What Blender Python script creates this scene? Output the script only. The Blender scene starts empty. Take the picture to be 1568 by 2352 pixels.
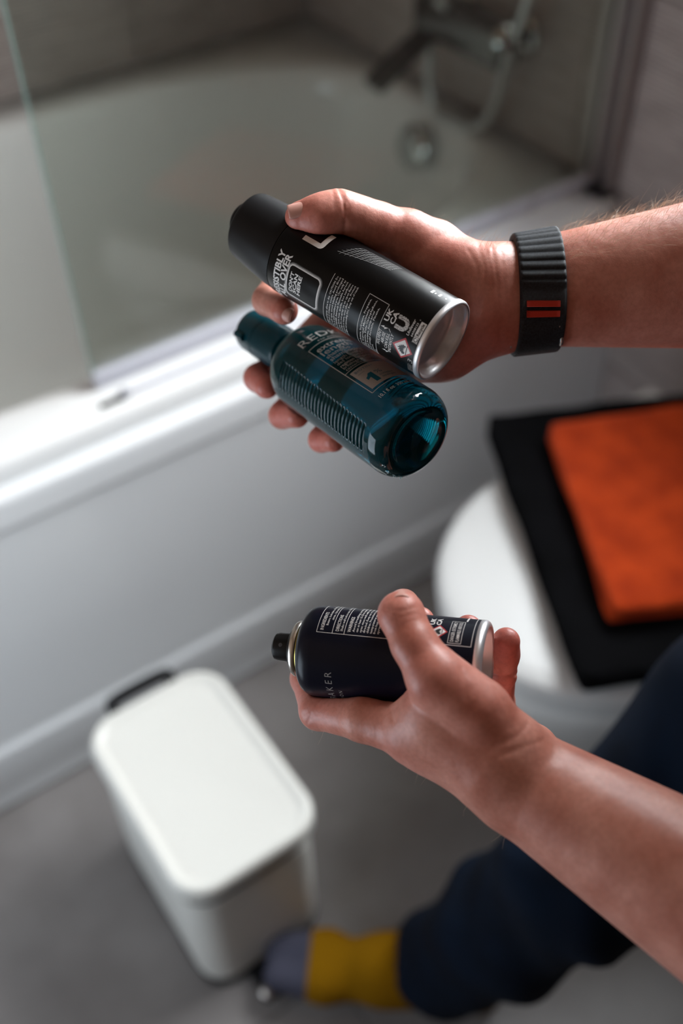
import bpy, bmesh, math, random
import numpy as np
from mathutils import Vector, Matrix, noise

C = bpy.context.scene.collection
SC = bpy.context.scene
random.seed(4); RNG = np.random.default_rng(7)

# ------------------------------------------------------------------ camera
# columns: camera right, image-down, forward, in world axes (X along the bath, Y into the bath, Z up)
RC = np.array([[0.82391783, -0.41898666, 0.38158825],
               [-0.56648408, -0.58992632, 0.57539789],
               [-0.01597509, -0.69024425, -0.72340008]])
EYE = np.array([0.0, 0.0, 1.45])
cam = bpy.data.cameras.new('camera'); cam_ob = bpy.data.objects.new('camera', cam); C.objects.link(cam_ob)
M = Matrix.Identity(4)
for i in range(3):
    M[i][0], M[i][1], M[i][2], M[i][3] = RC[i, 0], -RC[i, 1], -RC[i, 2], EYE[i]
cam_ob.matrix_world = M
cam.sensor_fit = 'VERTICAL'; cam.sensor_height = 36.0; cam.lens = 2400/2352*36.0
cam.clip_start = .02
cam.dof.use_dof = True; cam.dof.focus_distance = .60; cam.dof.aperture_fstop = 2.6
SC.camera = cam_ob

# ------------------------------------------------------------------ world, windows' daylight, exposure
W = bpy.data.worlds.new('daylight'); SC.world = W; W.use_nodes = True
bg = W.node_tree.nodes['Background']; bg.inputs[0].default_value = (.62, .78, 1, 1); bg.inputs[1].default_value = 1.2
SC.view_settings.view_transform = 'Standard'; SC.view_settings.look = 'None'
SC.view_settings.exposure = 0.0; SC.view_settings.gamma = 1.0; SC.view_settings.use_curve_mapping = False
def window_light(name, loc, look, sx, sy, power, color, spread=180):
    l = bpy.data.lights.new(name, 'AREA'); l.shape = 'RECTANGLE'; l.size = sx; l.size_y = sy; l.energy = power; l.color = color; l.spread = math.radians(spread)
    o = bpy.data.objects.new(name, l); C.objects.link(o); o.location = loc
    o.rotation_euler = (-Vector(look)).to_track_quat('Z', 'Y').to_euler()
WIN1 = (.26, 1.14, 1.08, 2.24)      # on wall_right: y0, y1, z0, z1
WIN2 = (.30, .90, .32, 1.06)       # on wall_left
window_light('window_daylight_right', (1.42, (WIN1[0]+WIN1[1])/2, (WIN1[2]+WIN1[3])/2), (-1, 0, 0), WIN1[1]-WIN1[0], WIN1[3]-WIN1[2], 85, (.95, .975, 1), 150)
window_light('window_daylight_left', (-.72, (WIN2[0]+WIN2[1])/2, (WIN2[2]+WIN2[3])/2), (1, 0, 0), WIN2[1]-WIN2[0], WIN2[3]-WIN2[2], 6.5, (.80, .90, 1))

# ------------------------------------------------------------------ helpers
def to_world(P): return P @ RC.T + EYE
def mesh(name, V, F, mat=None, parent=None, smooth=True, loc=None):
    me = bpy.data.meshes.new(name)
    V = np.asarray(V, dtype=float)
    if isinstance(F, np.ndarray) and F.ndim == 2:
        n, k = F.shape
        me.vertices.add(len(V)); me.vertices.foreach_set('co', V.ravel())
        me.loops.add(n*k); me.loops.foreach_set('vertex_index', F.ravel().astype(np.int32))
        me.polygons.add(n); me.polygons.foreach_set('loop_start', np.arange(0, n*k, k, dtype=np.int32))
        me.update(calc_edges=True); me.validate()
    else:
        me.from_pydata([tuple(v) for v in V], [], [tuple(f) for f in F]); me.update()
    if smooth: me.polygons.foreach_set('use_smooth', np.ones(len(me.polygons), bool))
    o = bpy.data.objects.new(name, me); C.objects.link(o)
    if mat: me.materials.append(mat)
    if parent is not None: o.parent = parent; o.matrix_parent_inverse = parent.matrix_world.inverted()
    return o
def bm_obj(name, bm, mat=None, parent=None, smooth=False, angle=None):
    me = bpy.data.meshes.new(name); bm.normal_update(); bm.to_mesh(me); bm.free()
    if smooth: me.polygons.foreach_set('use_smooth', np.ones(len(me.polygons), bool))
    if angle is not None and hasattr(me, 'set_sharp_from_angle'): me.set_sharp_from_angle(angle=math.radians(angle))
    o = bpy.data.objects.new(name, me); C.objects.link(o)
    if mat: me.materials.append(mat)
    if parent is not None: o.parent = parent; o.matrix_parent_inverse = parent.matrix_world.inverted()
    return o
def empty(name, loc=(0, 0, 0)):
    o = bpy.data.objects.new(name, None); C.objects.link(o); o.location = loc; o.empty_display_size = .05
    o.matrix_world = Matrix.Translation(loc); return o
def tag(o, label=None, cat=None, group=None, kind=None):
    if label: o['label'] = label
    if cat: o['category'] = cat
    if group: o['group'] = group
    if kind: o['kind'] = kind
    return o
def box_bm(bm, lo, hi, bevel=0, seg=2):
    lo, hi = Vector(lo), Vector(hi)
    r = bmesh.ops.create_cube(bm, size=1, matrix=Matrix.Translation((lo+hi)/2) @ Matrix.Diagonal((*(hi-lo), 1)))
    if bevel:
        e = {e for v in r['verts'] for e in v.link_edges}
        bmesh.ops.bevel(bm, geom=list(e), offset=bevel, segments=seg, affect='EDGES', profile=.5)
    return bm
def box(name, lo, hi, mat, parent=None, bevel=0, seg=2):
    return bm_obj(name, box_bm(bmesh.new(), lo, hi, bevel, seg), mat, parent, smooth=bool(bevel), angle=40 if bevel else None)
def grid_faces(nr, nc, closed=True):
    i, j = np.meshgrid(np.arange(nr-1), np.arange(nc if closed else nc-1), indexing='ij')
    j2 = (j+1) % nc
    return np.stack([i*nc+j, i*nc+j2, (i+1)*nc+j2, (i+1)*nc+j], -1).reshape(-1, 4)
def loft(name, rings, mat, parent=None, cap0=True, cap1=True, smooth=True, sharp=None):
    """rings: list of equally long closed loops"""
    nc = len(rings[0]); V = np.concatenate(rings)
    F = [tuple(f) for f in grid_faces(len(rings), nc)]
    if cap0: F.append(tuple(range(nc))[::-1])
    if cap1: F.append(tuple(range((len(rings)-1)*nc, len(rings)*nc)))
    o = mesh(name, V, F, mat, parent, smooth)
    if sharp and hasattr(o.data, 'set_sharp_from_angle'): o.data.set_sharp_from_angle(angle=math.radians(sharp))
    return o
def axis_frame(up, hint):
    up = np.array(up, float); up /= np.linalg.norm(up); h = np.array(hint, float)
    e1 = h-h@up*up; e1 /= np.linalg.norm(e1); return up, e1, np.cross(up, e1)
def lathe(name, O, up, prof, mat, parent=None, n=64, hint=(.3, .2, .9), cap0=True, cap1=True, sharp=35):
    """prof: [(height, radius), ...] about the axis through O"""
    up, e1, e2 = axis_frame(up, hint); th = np.linspace(0, 2*np.pi, n, endpoint=False)
    D = np.outer(np.cos(th), e1)+np.outer(np.sin(th), e2)
    return loft(name, [np.array(O)+up*z+D*r for z, r in prof], mat, parent, cap0, cap1, True, sharp)
def tube(name, pts, r, mat, parent=None, n=12, closed=False):
    pts = np.array(pts, float); rings = []; prev = None
    rr = r if hasattr(r, '__len__') else [r]*len(pts)
    for i, p in enumerate(pts):
        t = pts[min(i+1, len(pts)-1)]-pts[max(i-1, 0)]; t /= np.linalg.norm(t)
        a = prev if prev is not None else np.array([.31, .52, .79]); a = a-a@t*t; a /= np.linalg.norm(a); prev = a
        b = np.cross(t, a); th = np.linspace(0, 2*np.pi, n, endpoint=False)
        rings.append(p+rr[i]*(np.outer(np.cos(th), a)+np.outer(np.sin(th), b)))
    return loft(name, rings, mat, parent)
def smooth_path(pts, n=8):
    pts = [np.array(p, float) for p in pts]; P = [2*pts[0]-pts[1]]+pts+[2*pts[-1]-pts[-2]]; out = []
    for i in range(1, len(P)-2):
        for t in np.linspace(0, 1, n, endpoint=False):
            a, b, c, d = P[i-1:i+3]
            out.append(.5*((2*b)+(-a+c)*t+(2*a-5*b+4*c-d)*t*t+(-a+3*b-3*c+d)*t**3))
    return out+[pts[-1]]
def rrect(cx, cy, hx, hy, r, z, n=8):
    out = []
    for sx, sy, a0 in ((1, 1, 0), (-1, 1, 90), (-1, -1, 180), (1, -1, 270)):
        for t in np.linspace(0, 90, n):
            a = math.radians(a0+t); out.append((cx+sx*(hx-r)+r*math.cos(a), cy+sy*(hy-r)+r*math.sin(a), z))
    return np.array(out)

# ------------------------------------------------------------------ materials
def mat(name, col, rough=.5, metal=0, spec=.5, coat=0, trans=0, ior=1.45, sheen=0):
    m = bpy.data.materials.new(name); m.use_nodes = True; p = m.node_tree.nodes['Principled BSDF']
    p.inputs['Base Color'].default_value = (*col, 1); p.inputs['Roughness'].default_value = rough
    p.inputs['Metallic'].default_value = metal; p.inputs['Specular IOR Level'].default_value = spec
    p.inputs['Coat Weight'].default_value = coat; p.inputs['Transmission Weight'].default_value = trans; p.inputs['IOR'].default_value = ior
    if sheen: p.inputs['Sheen Weight'].default_value = sheen
    m['p'] = 1; return m
def node(m, t, **kw):
    n = m.node_tree.nodes.new(t)
    for k, v in kw.items():
        if k in n.inputs: n.inputs[k].default_value = v
        else: setattr(n, k, v)
    return n
def link(m, a, b): m.node_tree.links.new(a, b)
def bsdf(m): return m.node_tree.nodes['Principled BSDF']
def vary(m, c1, c2, scale, detail=3, stretch=None, rough=None):
    """base colour wandering between two tones with a noise in object space"""
    tc = node(m, 'ShaderNodeTexCoord'); mp = node(m, 'ShaderNodeMapping'); link(m, tc.outputs['Object'], mp.inputs[0])
    if stretch: mp.inputs['Scale'].default_value = stretch
    nz = node(m, 'ShaderNodeTexNoise', Scale=scale, Detail=detail); link(m, mp.outputs[0], nz.inputs['Vector'])
    cr = node(m, 'ShaderNodeValToRGB'); cr.color_ramp.elements[0].color = (*c1, 1); cr.color_ramp.elements[1].color = (*c2, 1)
    cr.color_ramp.elements[0].position = .3; cr.color_ramp.elements[1].position = .7
    link(m, nz.outputs['Fac'], cr.inputs[0]); link(m, cr.outputs[0], bsdf(m).inputs['Base Color'])
    return mp, nz, cr
def bump(m, src, strength, dist, chain=None):
    b = node(m, 'ShaderNodeBump', Strength=strength, Distance=dist); link(m, src, b.inputs['Height'])
    if chain is not None: link(m, chain.outputs[0], b.inputs['Normal'])
    link(m, b.outputs[0], bsdf(m).inputs['Normal']); return b
def noise_bump(m, scale, strength, dist, detail=2, chain=None):
    tc = node(m, 'ShaderNodeTexCoord'); nz = node(m, 'ShaderNodeTexNoise', Scale=scale, Detail=detail)
    link(m, tc.outputs['Object'], nz.inputs['Vector']); return bump(m, nz.outputs['Fac'], strength, dist, chain)

M_ACRYL = mat('white_acrylic', (.80, .80, .79), .18, coat=.3)
M_PANEL = mat('white_bath_panel', (.76, .77, .78), .25)
M_WHITE = mat('white_paint', (.78, .77, .75), .7)
M_BEIGE = mat('beige_wall_paint', (.13, .085, .058), .8)
M_GROUT = mat('grout', (.15, .14, .135), .9)
M_FLOOR = mat('floor_tile_stone', (.25, .235, .22), .42); vary(M_FLOOR, (.19, .172, .164), (.25, .23, .222), 9, 4); noise_bump(M_FLOOR, 60, .12, .001)
M_TILE = mat('ribbed_wall_tile', (.30, .255, .245), .5)
def tile_ribs():
    m = M_TILE; mp0, nz0, cr0 = vary(m, (.40, .335, .31), (.58, .50, .47), 14, 4, (1, 1, 9))
    tc = node(m, 'ShaderNodeTexCoord'); mp = node(m, 'ShaderNodeMapping'); link(m, tc.outputs['Object'], mp.inputs[0])
    wv = node(m, 'ShaderNodeTexWave', Scale=42, Distortion=1.2, Detail=1.5); wv.bands_direction = 'Z'; wv.inputs['Detail Scale'].default_value = .6
    link(m, mp.outputs[0], wv.inputs['Vector']); bump(m, wv.outputs['Fac'], .6, .003)
    mx = node(m, 'ShaderNodeMix', data_type='RGBA'); mx.blend_type = 'MULTIPLY'; mx.inputs['Factor'].default_value = .4
    link(m, cr0.outputs[0], mx.inputs['A']); link(m, wv.outputs['Color'], mx.inputs['B']); link(m, mx.outputs['Result'], bsdf(m).inputs['Base Color'])
tile_ribs()
M_CHROME = mat('chrome', (.50, .51, .51), .12, 1)
M_CHROME_DKREFL = mat('chrome_dark_reflections', (.16, .16, .155), .18, 1)  # chrome of mixer body and spout, its dark reflections put into the colour
M_ALU = mat('satin_aluminium', (.42, .38, .37), .4, 1)
M_SILVER = mat('bare_can_metal', (.86, .86, .88), .36, .72)
M_BLACKPL = mat('black_plastic', (.006, .006, .007), .32, spec=.3)
M_BLACKMATT = mat('matt_black_rubber', (.007, .007, .008), .42, spec=.28)
M_CREAM = mat('cream_enamel', (.72, .71, .665), .38)
M_CERAM = mat('white_ceramic', (.80, .79, .77), .14, coat=.3)
M_SEAT = mat('white_toilet_seat', (.70, .70, .69), .28)
M_SEAL = mat('clear_grey_seal', (.60, .60, .66), .35)
def thin_glass(name, tint):
    m = bpy.data.materials.new(name); m.use_nodes = True; nt = m.node_tree
    nt.nodes.remove(nt.nodes['Principled BSDF']); out = nt.nodes['Material Output']
    t = node(m, 'ShaderNodeBsdfTransparent', Color=(*tint, 1)); g = node(m, 'ShaderNodeBsdfGlossy', Roughness=.02)
    fr = node(m, 'ShaderNodeFresnel'); ge = node(m, 'ShaderNodeNewGeometry'); mr = node(m, 'ShaderNodeMapRange')
    mr.inputs['To Min'].default_value = 1.5; mr.inputs['To Max'].default_value = 1/1.5; link(m, ge.outputs['Backfacing'], mr.inputs['Value']); link(m, mr.outputs[0], fr.inputs['IOR'])
    mx = node(m, 'ShaderNodeMixShader')
    link(m, fr.outputs[0], mx.inputs[0]); link(m, t.outputs[0], mx.inputs[1]); link(m, g.outputs[0], mx.inputs[2]); link(m, mx.outputs[0], out.inputs[0])
    return m
M_GLASS = thin_glass('screen_glass', (.86, .885, .855))
M_PANE = thin_glass('window_glass', (.97, .98, .98))
M_GEDGE = mat('glass_edge', (.20, .30, .27), .15, trans=.0, coat=.5)
M_CLEAR = mat('clear_plastic', (.9, .93, .95), .08, trans=1)

# ------------------------------------------------------------------ room
def rect_minus(r, h):
    """rectangle r minus hole h, as up to four rectangles (a0, a1, b0, b1)"""
    a0, a1, b0, b1 = r; c0, c1, d0, d1 = h
    if c0 >= a1 or c1 <= a0 or d0 >= b1 or d1 <= b0: return [r]
    out = []
    if c0 > a0: out.append((a0, c0, b0, b1))
    if c1 < a1: out.append((c1, a1, b0, b1))
    m0, m1 = max(a0, c0), min(a1, c1)
    if d0 > b0: out.append((m0, m1, b0, d0))
    if d1 < b1: out.append((m0, m1, d1, b1))
    return [q for q in out if q[1]-q[0] > .004 and q[3]-q[2] > .004]
X0, X1, Y0, Y1, ZT = -.56, 1.2, -1.3, 1.89, 2.42
def struct(o): o['kind'] = 'structure'; return o
floor = struct(box('floor', (X0-.2, Y0-.2, -.12), (X1+.25, Y1+.2, -.0016), M_GROUT))
def floor_pieces():
    xs = [x for x in np.arange(.269-1.2, 1.9, .6)]; ys = [y for y in np.arange(.45-2.4, 2.4, .6)]
    for xa in xs:
        for ya in ys:
            a, b = max(xa+.0015, X0), min(xa+.5985, X1); c, d = max(ya+.0015, Y0), min(ya+.5985, .955)
            if b-a > .01 and d-c > .01: box('floor_tile', (a, c, -.006), (b, d, 0), M_FLOOR, floor, .0012, 1)
floor_pieces()
def wall_x(name, x0, x1, hole, mat):
    bm = bmesh.new()
    for y0, y1, z0, z1 in rect_minus((Y0-.2, Y1+.2, -.006, ZT), hole): box_bm(bm, (x0, y0, z0), (x1, y1, z1))
    return struct(bm_obj(name, bm, mat))
wr = wall_x('wall_right', X1, X1+.2, WIN1, M_WHITE)
wl = wall_x('wall_left', X0-.15, X0, WIN2, M_BEIGE)
wb = struct(box('wall_back', (X0-.15, Y1, -.006), (X1+.2, Y1+.15, ZT), M_WHITE))
struct(box('wall_front', (X0-.15, Y0-.15, -.006), (X1+.2, Y0, ZT), M_BEIGE))
struct(box('ceiling', (X0-.15, Y0-.15, ZT), (X1+.2, Y1+.15, ZT+.1), M_BEIGE))
def wall_tiles():
    for ya in np.arange(.45-1.8, 2.0, .6):
        for za in np.arange(0, 2.4, .3):
            r = (max(ya+.0015, Y0), min(ya+.5985, Y1-.010), za+.0015, za+.2985)
            if r[1]-r[0] < .01: continue
            for y0, y1, z0, z1 in rect_minus(r, (WIN1[0]-.002, WIN1[1]+.002, WIN1[2]-.002, WIN1[3]+.002)):
                box('wall_tile', (X1-.009, y0, z0), (X1, y1, z1), M_TILE, wr, .0012, 1)
    for xa in np.arange(.21-1.2, 1.3, .6):
        for za in np.arange(.6, 2.4, .3):
            a, b = max(xa+.0015, X0), min(xa+.5985, X1-.0095)
            if b-a > .01: box('wall_tile', (a, Y1-.009, za+.0015), (b, Y1, za+.2985), M_TILE, wb, .0012, 1)
wall_tiles()
def window(name, x, xin, hole):
    y0, y1, z0, z1 = hole
    w = struct(empty(name, (x, (y0+y1)/2, z0)))
    bm = bmesh.new(); f = .035
    box_bm(bm, (x-.03, y0, z0), (x+.03, y0+f, z1), .004, 1); box_bm(bm, (x-.03, y1-f, z0), (x+.03, y1, z1), .004, 1)
    box_bm(bm, (x-.03, y0+f, z0), (x+.03, y1-f, z0+f), .004, 1); box_bm(bm, (x-.03, y0+f, z1-f), (x+.03, y1-f, z1), .004, 1)
    bm_obj('window_frame', bm, M_WHITE, w); box('pane', (x-.003, y0+f, z0+f), (x+.003, y1-f, z1-f), M_PANE, w)
window('window_1', X1+.14, X1, WIN1); window('window_2', X0-.10, X0, WIN2)
# ---- signed-distance modelling of the hands (metres, camera-aligned axes) ----
FPX = 2400.0
def px(x, y, d): return np.array([(x-784.0)*d/FPX, (y-1176.0)*d/FPX, d])

def sd_cone(P, a, b, ra, rb):
    ab = b-a; t = np.clip(((P-a)@ab)/max(ab@ab, 1e-12), 0, 1)
    return np.linalg.norm(P-(a+t[..., None]*ab), axis=-1)-(ra+(rb-ra)*t)
def sd_seg(P, a, b):
    ab = b-a; t = np.clip(((P-a)@ab)/max(ab@ab, 1e-12), 0, 1)
    return np.linalg.norm(P-(a+t[..., None]*ab), axis=-1)
def smin(a, b, k):
    h = np.clip(k-np.abs(a-b), 0, None)/k
    return np.minimum(a, b)-h*h*k*.25
class Field:
    """A dense grid on which shapes are added inside their own bounding boxes."""
    def __init__(s, lo, hi, h):
        s.lo = np.array(lo, dtype=np.float32); s.h = h
        s.n = np.ceil((np.array(hi)-s.lo)/h).astype(int)+1
    def blank(s): return np.full(tuple(s.n), .03, np.float32)
    def box(s, pts, pad):
        pts = np.array(pts)
        i0 = np.clip(np.floor((pts.min(0)-pad-s.lo)/s.h).astype(int), 0, s.n-1)
        i1 = np.clip(np.ceil((pts.max(0)+pad-s.lo)/s.h).astype(int)+1, 1, s.n)
        ax = [s.lo[i]+s.h*np.arange(i0[i], i1[i], dtype=np.float32) for i in range(3)]
        G = np.stack(np.meshgrid(*ax, indexing='ij'), -1).astype(np.float32)
        return tuple(slice(i0[i], i1[i]) for i in range(3)), G
    def cone(s, F, a, b, ra, rb, k):
        sl, G = s.box([a, b], max(ra, rb)+k+.004)
        if G.size: F[sl] = smin(F[sl], sd_cone(G, np.float32(a), np.float32(b), ra, rb).astype(np.float32), k)
    def chain(s, F, pts, k):
        for (a, ra), (b, rb) in zip(pts[:-1], pts[1:]): s.cone(F, a, b, ra, rb, k)
    def groove(s, F, pts, d, depth, w, reach=.02):
        """Press a fold into the skin facing the viewer: pts are image points, d the depth of the skin there."""
        W = [px(x, y, d) for x, y in pts]
        sl, G = s.box(W, reach+3*w)
        if not G.size: return
        q = np.stack([G[..., 0]/G[..., 2]*d, G[..., 1]/G[..., 2]*d], -1)
        m = np.full(q.shape[:-1], 9., np.float32)
        for a, b in zip(W[:-1], W[1:]): m = np.minimum(m, sd_seg(q, np.float32(a[:2]), np.float32(b[:2])))
        F[sl] += (depth*np.exp(-(m/w)**2)*np.clip((d+reach-G[..., 2])/.004, 0, 1)).astype(np.float32)
    def carve(s, F, pts, k=.001, gap=.0002):
        """Cut away a revolved body given as [(centre, radius), ...] stations along a straight axis."""
        C = np.array([p for p, r in pts]); r = np.array([r for p, r in pts])
        a = C[0]; ax = C[-1]-a; L = np.linalg.norm(ax); ax = ax/L
        tt = (C-a)@ax
        sl, G = s.box(C, r.max()+.006)
        if not G.size: return
        t = (G-a)@ax; rad = np.linalg.norm(G-(a+t[..., None]*ax), axis=-1)
        d = np.maximum(rad-np.interp(t, tt, r), np.maximum(-t, t-L))-gap
        F[sl] = -smin(-F[sl], d.astype(np.float32), k)

def surface(F, lo, h, smooth=2):
    """Naive surface nets: one vertex per cell the zero level crosses, one quad per crossed grid edge."""
    n = np.array(F.shape)
    S = F < 0
    c = [S[i:n[0]-1+i, j:n[1]-1+j, k:n[2]-1+k] for i in (0, 1) for j in (0, 1) for k in (0, 1)]
    cnt = sum(x.astype(np.int8) for x in c)
    act = (cnt > 0) & (cnt < 8)
    I = np.argwhere(act)
    idx = -np.ones(act.shape, np.int64); idx[act] = np.arange(len(I))
    acc = np.zeros((len(I), 3)); num = np.zeros(len(I))
    off = np.array([(i, j, k) for i in (0, 1) for j in (0, 1) for k in (0, 1)])
    vals = np.stack([F[tuple((I+o).T)] for o in off], 1)
    for p in range(8):
        for q in range(p+1, 8):
            if np.abs(off[p]-off[q]).sum() != 1: continue
            a, b = vals[:, p], vals[:, q]; m = (a < 0) != (b < 0)
            t = np.where(m, a/np.where(m, a-b, 1), 0)
            acc[m] += (off[p]+t[:, None]*(off[q]-off[p]))[m]; num[m] += 1
    V = (I+acc/num[:, None])*h+lo
    quads = []
    for ax in range(3):
        u, v = (ax+1) % 3, (ax+2) % 3
        s0 = [slice(None)]*3; s1 = [slice(None)]*3; s0[ax] = slice(0, -1); s1[ax] = slice(1, None)
        A, B = S[tuple(s0)], S[tuple(s1)]
        E = np.argwhere(A != B)
        ok = (E[:, u] > 0) & (E[:, v] > 0) & (E[:, u] < n[u]-1) & (E[:, v] < n[v]-1)
        E = E[ok]
        fl = A[tuple(E.T)]
        def cell(du, dv):
            X = E.copy(); X[:, u] -= du; X[:, v] -= dv
            return idx[tuple(X.T)]
        Q = np.stack([cell(1, 1), cell(0, 1), cell(0, 0), cell(1, 0)], 1)
        Q[~fl] = Q[~fl][:, ::-1]
        quads.append(Q)
    Q = np.concatenate(quads)
    for _ in range(smooth):
        acc = np.zeros_like(V); num = np.zeros(len(V))
        for i in range(4):
            np.add.at(acc, Q[:, i], V[Q[:, (i+1) % 4]]); np.add.at(num, Q[:, i], 1)
            np.add.at(acc, Q[:, (i+1) % 4], V[Q[:, i]]); np.add.at(num, Q[:, (i+1) % 4], 1)
        V = .5*V+.5*acc/num[:, None]
    return V, Q

# ---- the three held containers: axis end points (base centre, top centre) ----
CAN_B, CAN_T = px(1012, 780, .597), px(580, 527, .648)
BOT_B, BOT_T = px(960, 1010, .611), px(576, 754, .723)
NAV_B, NAV_T = px(1106, 1533, .583), px(632, 1484, .618)
def station(B, T, prof):
    ax = (T-B)/np.linalg.norm(T-B)
    return [(B+ax*z, r) for z, r in prof]
CAN_L, BOT_L, NAV_L = (np.linalg.norm(T-B) for B, T in ((CAN_B, CAN_T), (BOT_B, BOT_T), (NAV_B, NAV_T)))
CAN_PROF = [(0, .0250), (.120, .0250), (CAN_L, .0215)]
BOT_PROF = [(0, .0245), (.003, .0272), (.008, .029), (.104, .029), (.116, .026), (.126, .016), (.129, .0135), (.139, .0145), (BOT_L, .0145)]
NAV_PROF = [(0, .0264), (.096, .0264), (.102, .023), (.1045, .016), (.110, .0155), (.111, .0085), (NAV_L, .0085)]

def right_arm(h):
    f = Field(px(520, 400, .69)*[1, 1, 0]+[0, 0, .575], px(1690, 1080, .70)*[1, 1, 0]+[0, 0, .775], h)
    mm = .001
    P = f.blank()
    # forearm: radius side and ulna side
    f.cone(P, px(1180, 638, .638), px(1690, 597, .645), 20*mm, 41*mm, .02)
    f.cone(P, px(1180, 716, .640), px(1690, 652, .650), 20.5*mm, 39*mm, .02)
    # metacarpals
    f.cone(P, px(1150, 650, .640), px(815, 615, .686), 18*mm, 12*mm, .012)
    f.cone(P, px(1150, 680, .642), px(800, 690, .704), 18*mm, 12*mm, .012)
    f.cone(P, px(1150, 715, .642), px(820, 775, .700), 18*mm, 12*mm, .012)
    f.chain(P, [(px(1150, 730, .640), 18*mm), (px(1020, 800, .654), 17*mm), (px(860, 860, .682), 12*mm)], .012)
    # thenar and hypothenar pads
    f.cone(P, px(1108, 640, .630), px(965, 585, .637), 19.5*mm, 16.5*mm, .012)
    f.cone(P, px(1112, 690, .636), px(1010, 690, .650), 19*mm, 15*mm, .012)
    f.cone(P, px(1112, 732, .636), px(1010, 790, .652), 17*mm, 16*mm, .012)
    fingers = [
        [(px(1100, 622, .636), 13*mm), (px(1000, 567, .640), 15*mm), (px(935, 545, .634), 15.6*mm), (px(862, 520, .626), 13.6*mm), (px(818, 501, .619), 12.2*mm), (px(776, 489, .615), 12.4*mm), (px(735, 497, .613), 11.9*mm), (px(690, 499, .614), 9.2*mm)],
        [(px(815, 615, .686), 12*mm), (px(650, 628, .694), 9.8*mm), (px(614, 690, .674), 9.3*mm), (px(652, 713, .655), 8.9*mm)],
        [(px(800, 690, .704), 12*mm), (px(670, 815, .742), 10*mm), (px(592, 868, .716), 9.2*mm), (px(612, 888, .698), 8.2*mm)],
        [(px(820, 775, .700), 12*mm), (px(690, 900, .722), 9.5*mm), (px(648, 954, .704), 8.6*mm), (px(682, 955, .684), 8*mm)],
        [(px(860, 860, .682), 11*mm), (px(775, 955, .702), 8.5*mm), (px(737, 1010, .686), 7.8*mm), (px(766, 1012, .672), 7.4*mm)],
    ]
    D = P.copy()
    for i, ch in enumerate(fingers):
        Fi = P.copy(); f.chain(Fi, ch, .006 if i == 0 else .004)
        D = smin(D, Fi, .0012) if i else Fi
    # skin folds: thumb joint, base of the thumb, wrist
    for pts, d, dp, w in [
        ([(778, 436), (788, 462), (793, 500), (790, 545)], .612, .7, .8),
        ([(786, 440), (798, 470), (803, 505)], .612, .35, .7),
        ([(764, 436), (767, 455), (768, 478)], .612, .35, .7),
        ([(1075, 575), (1096, 610), (1092, 660), (1062, 705)], .612, .35, 1.0),
        ([(1098, 560), (1112, 615), (1112, 665), (1095, 720)], .616, .25, 1.0),
        ([(1112, 560), (1126, 620), (1128, 680), (1116, 745)], .618, .16, .9),
        ([(1130, 570), (1142, 650), (1144, 720), (1150, 790)], .620, .28, .8),
        ([(1150, 570), (1158, 650), (1160, 720), (1170, 795)], .620, .12, .8),
        ([(1072, 655), (1050, 690), (1030, 715)], .612, .5, 1.3),
    ]: f.groove(D, pts, d, dp*mm, w*mm)
    f.carve(D, station(CAN_B, CAN_T, CAN_PROF)); f.carve(D, station(BOT_B, BOT_T, BOT_PROF))
    return f, D

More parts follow.
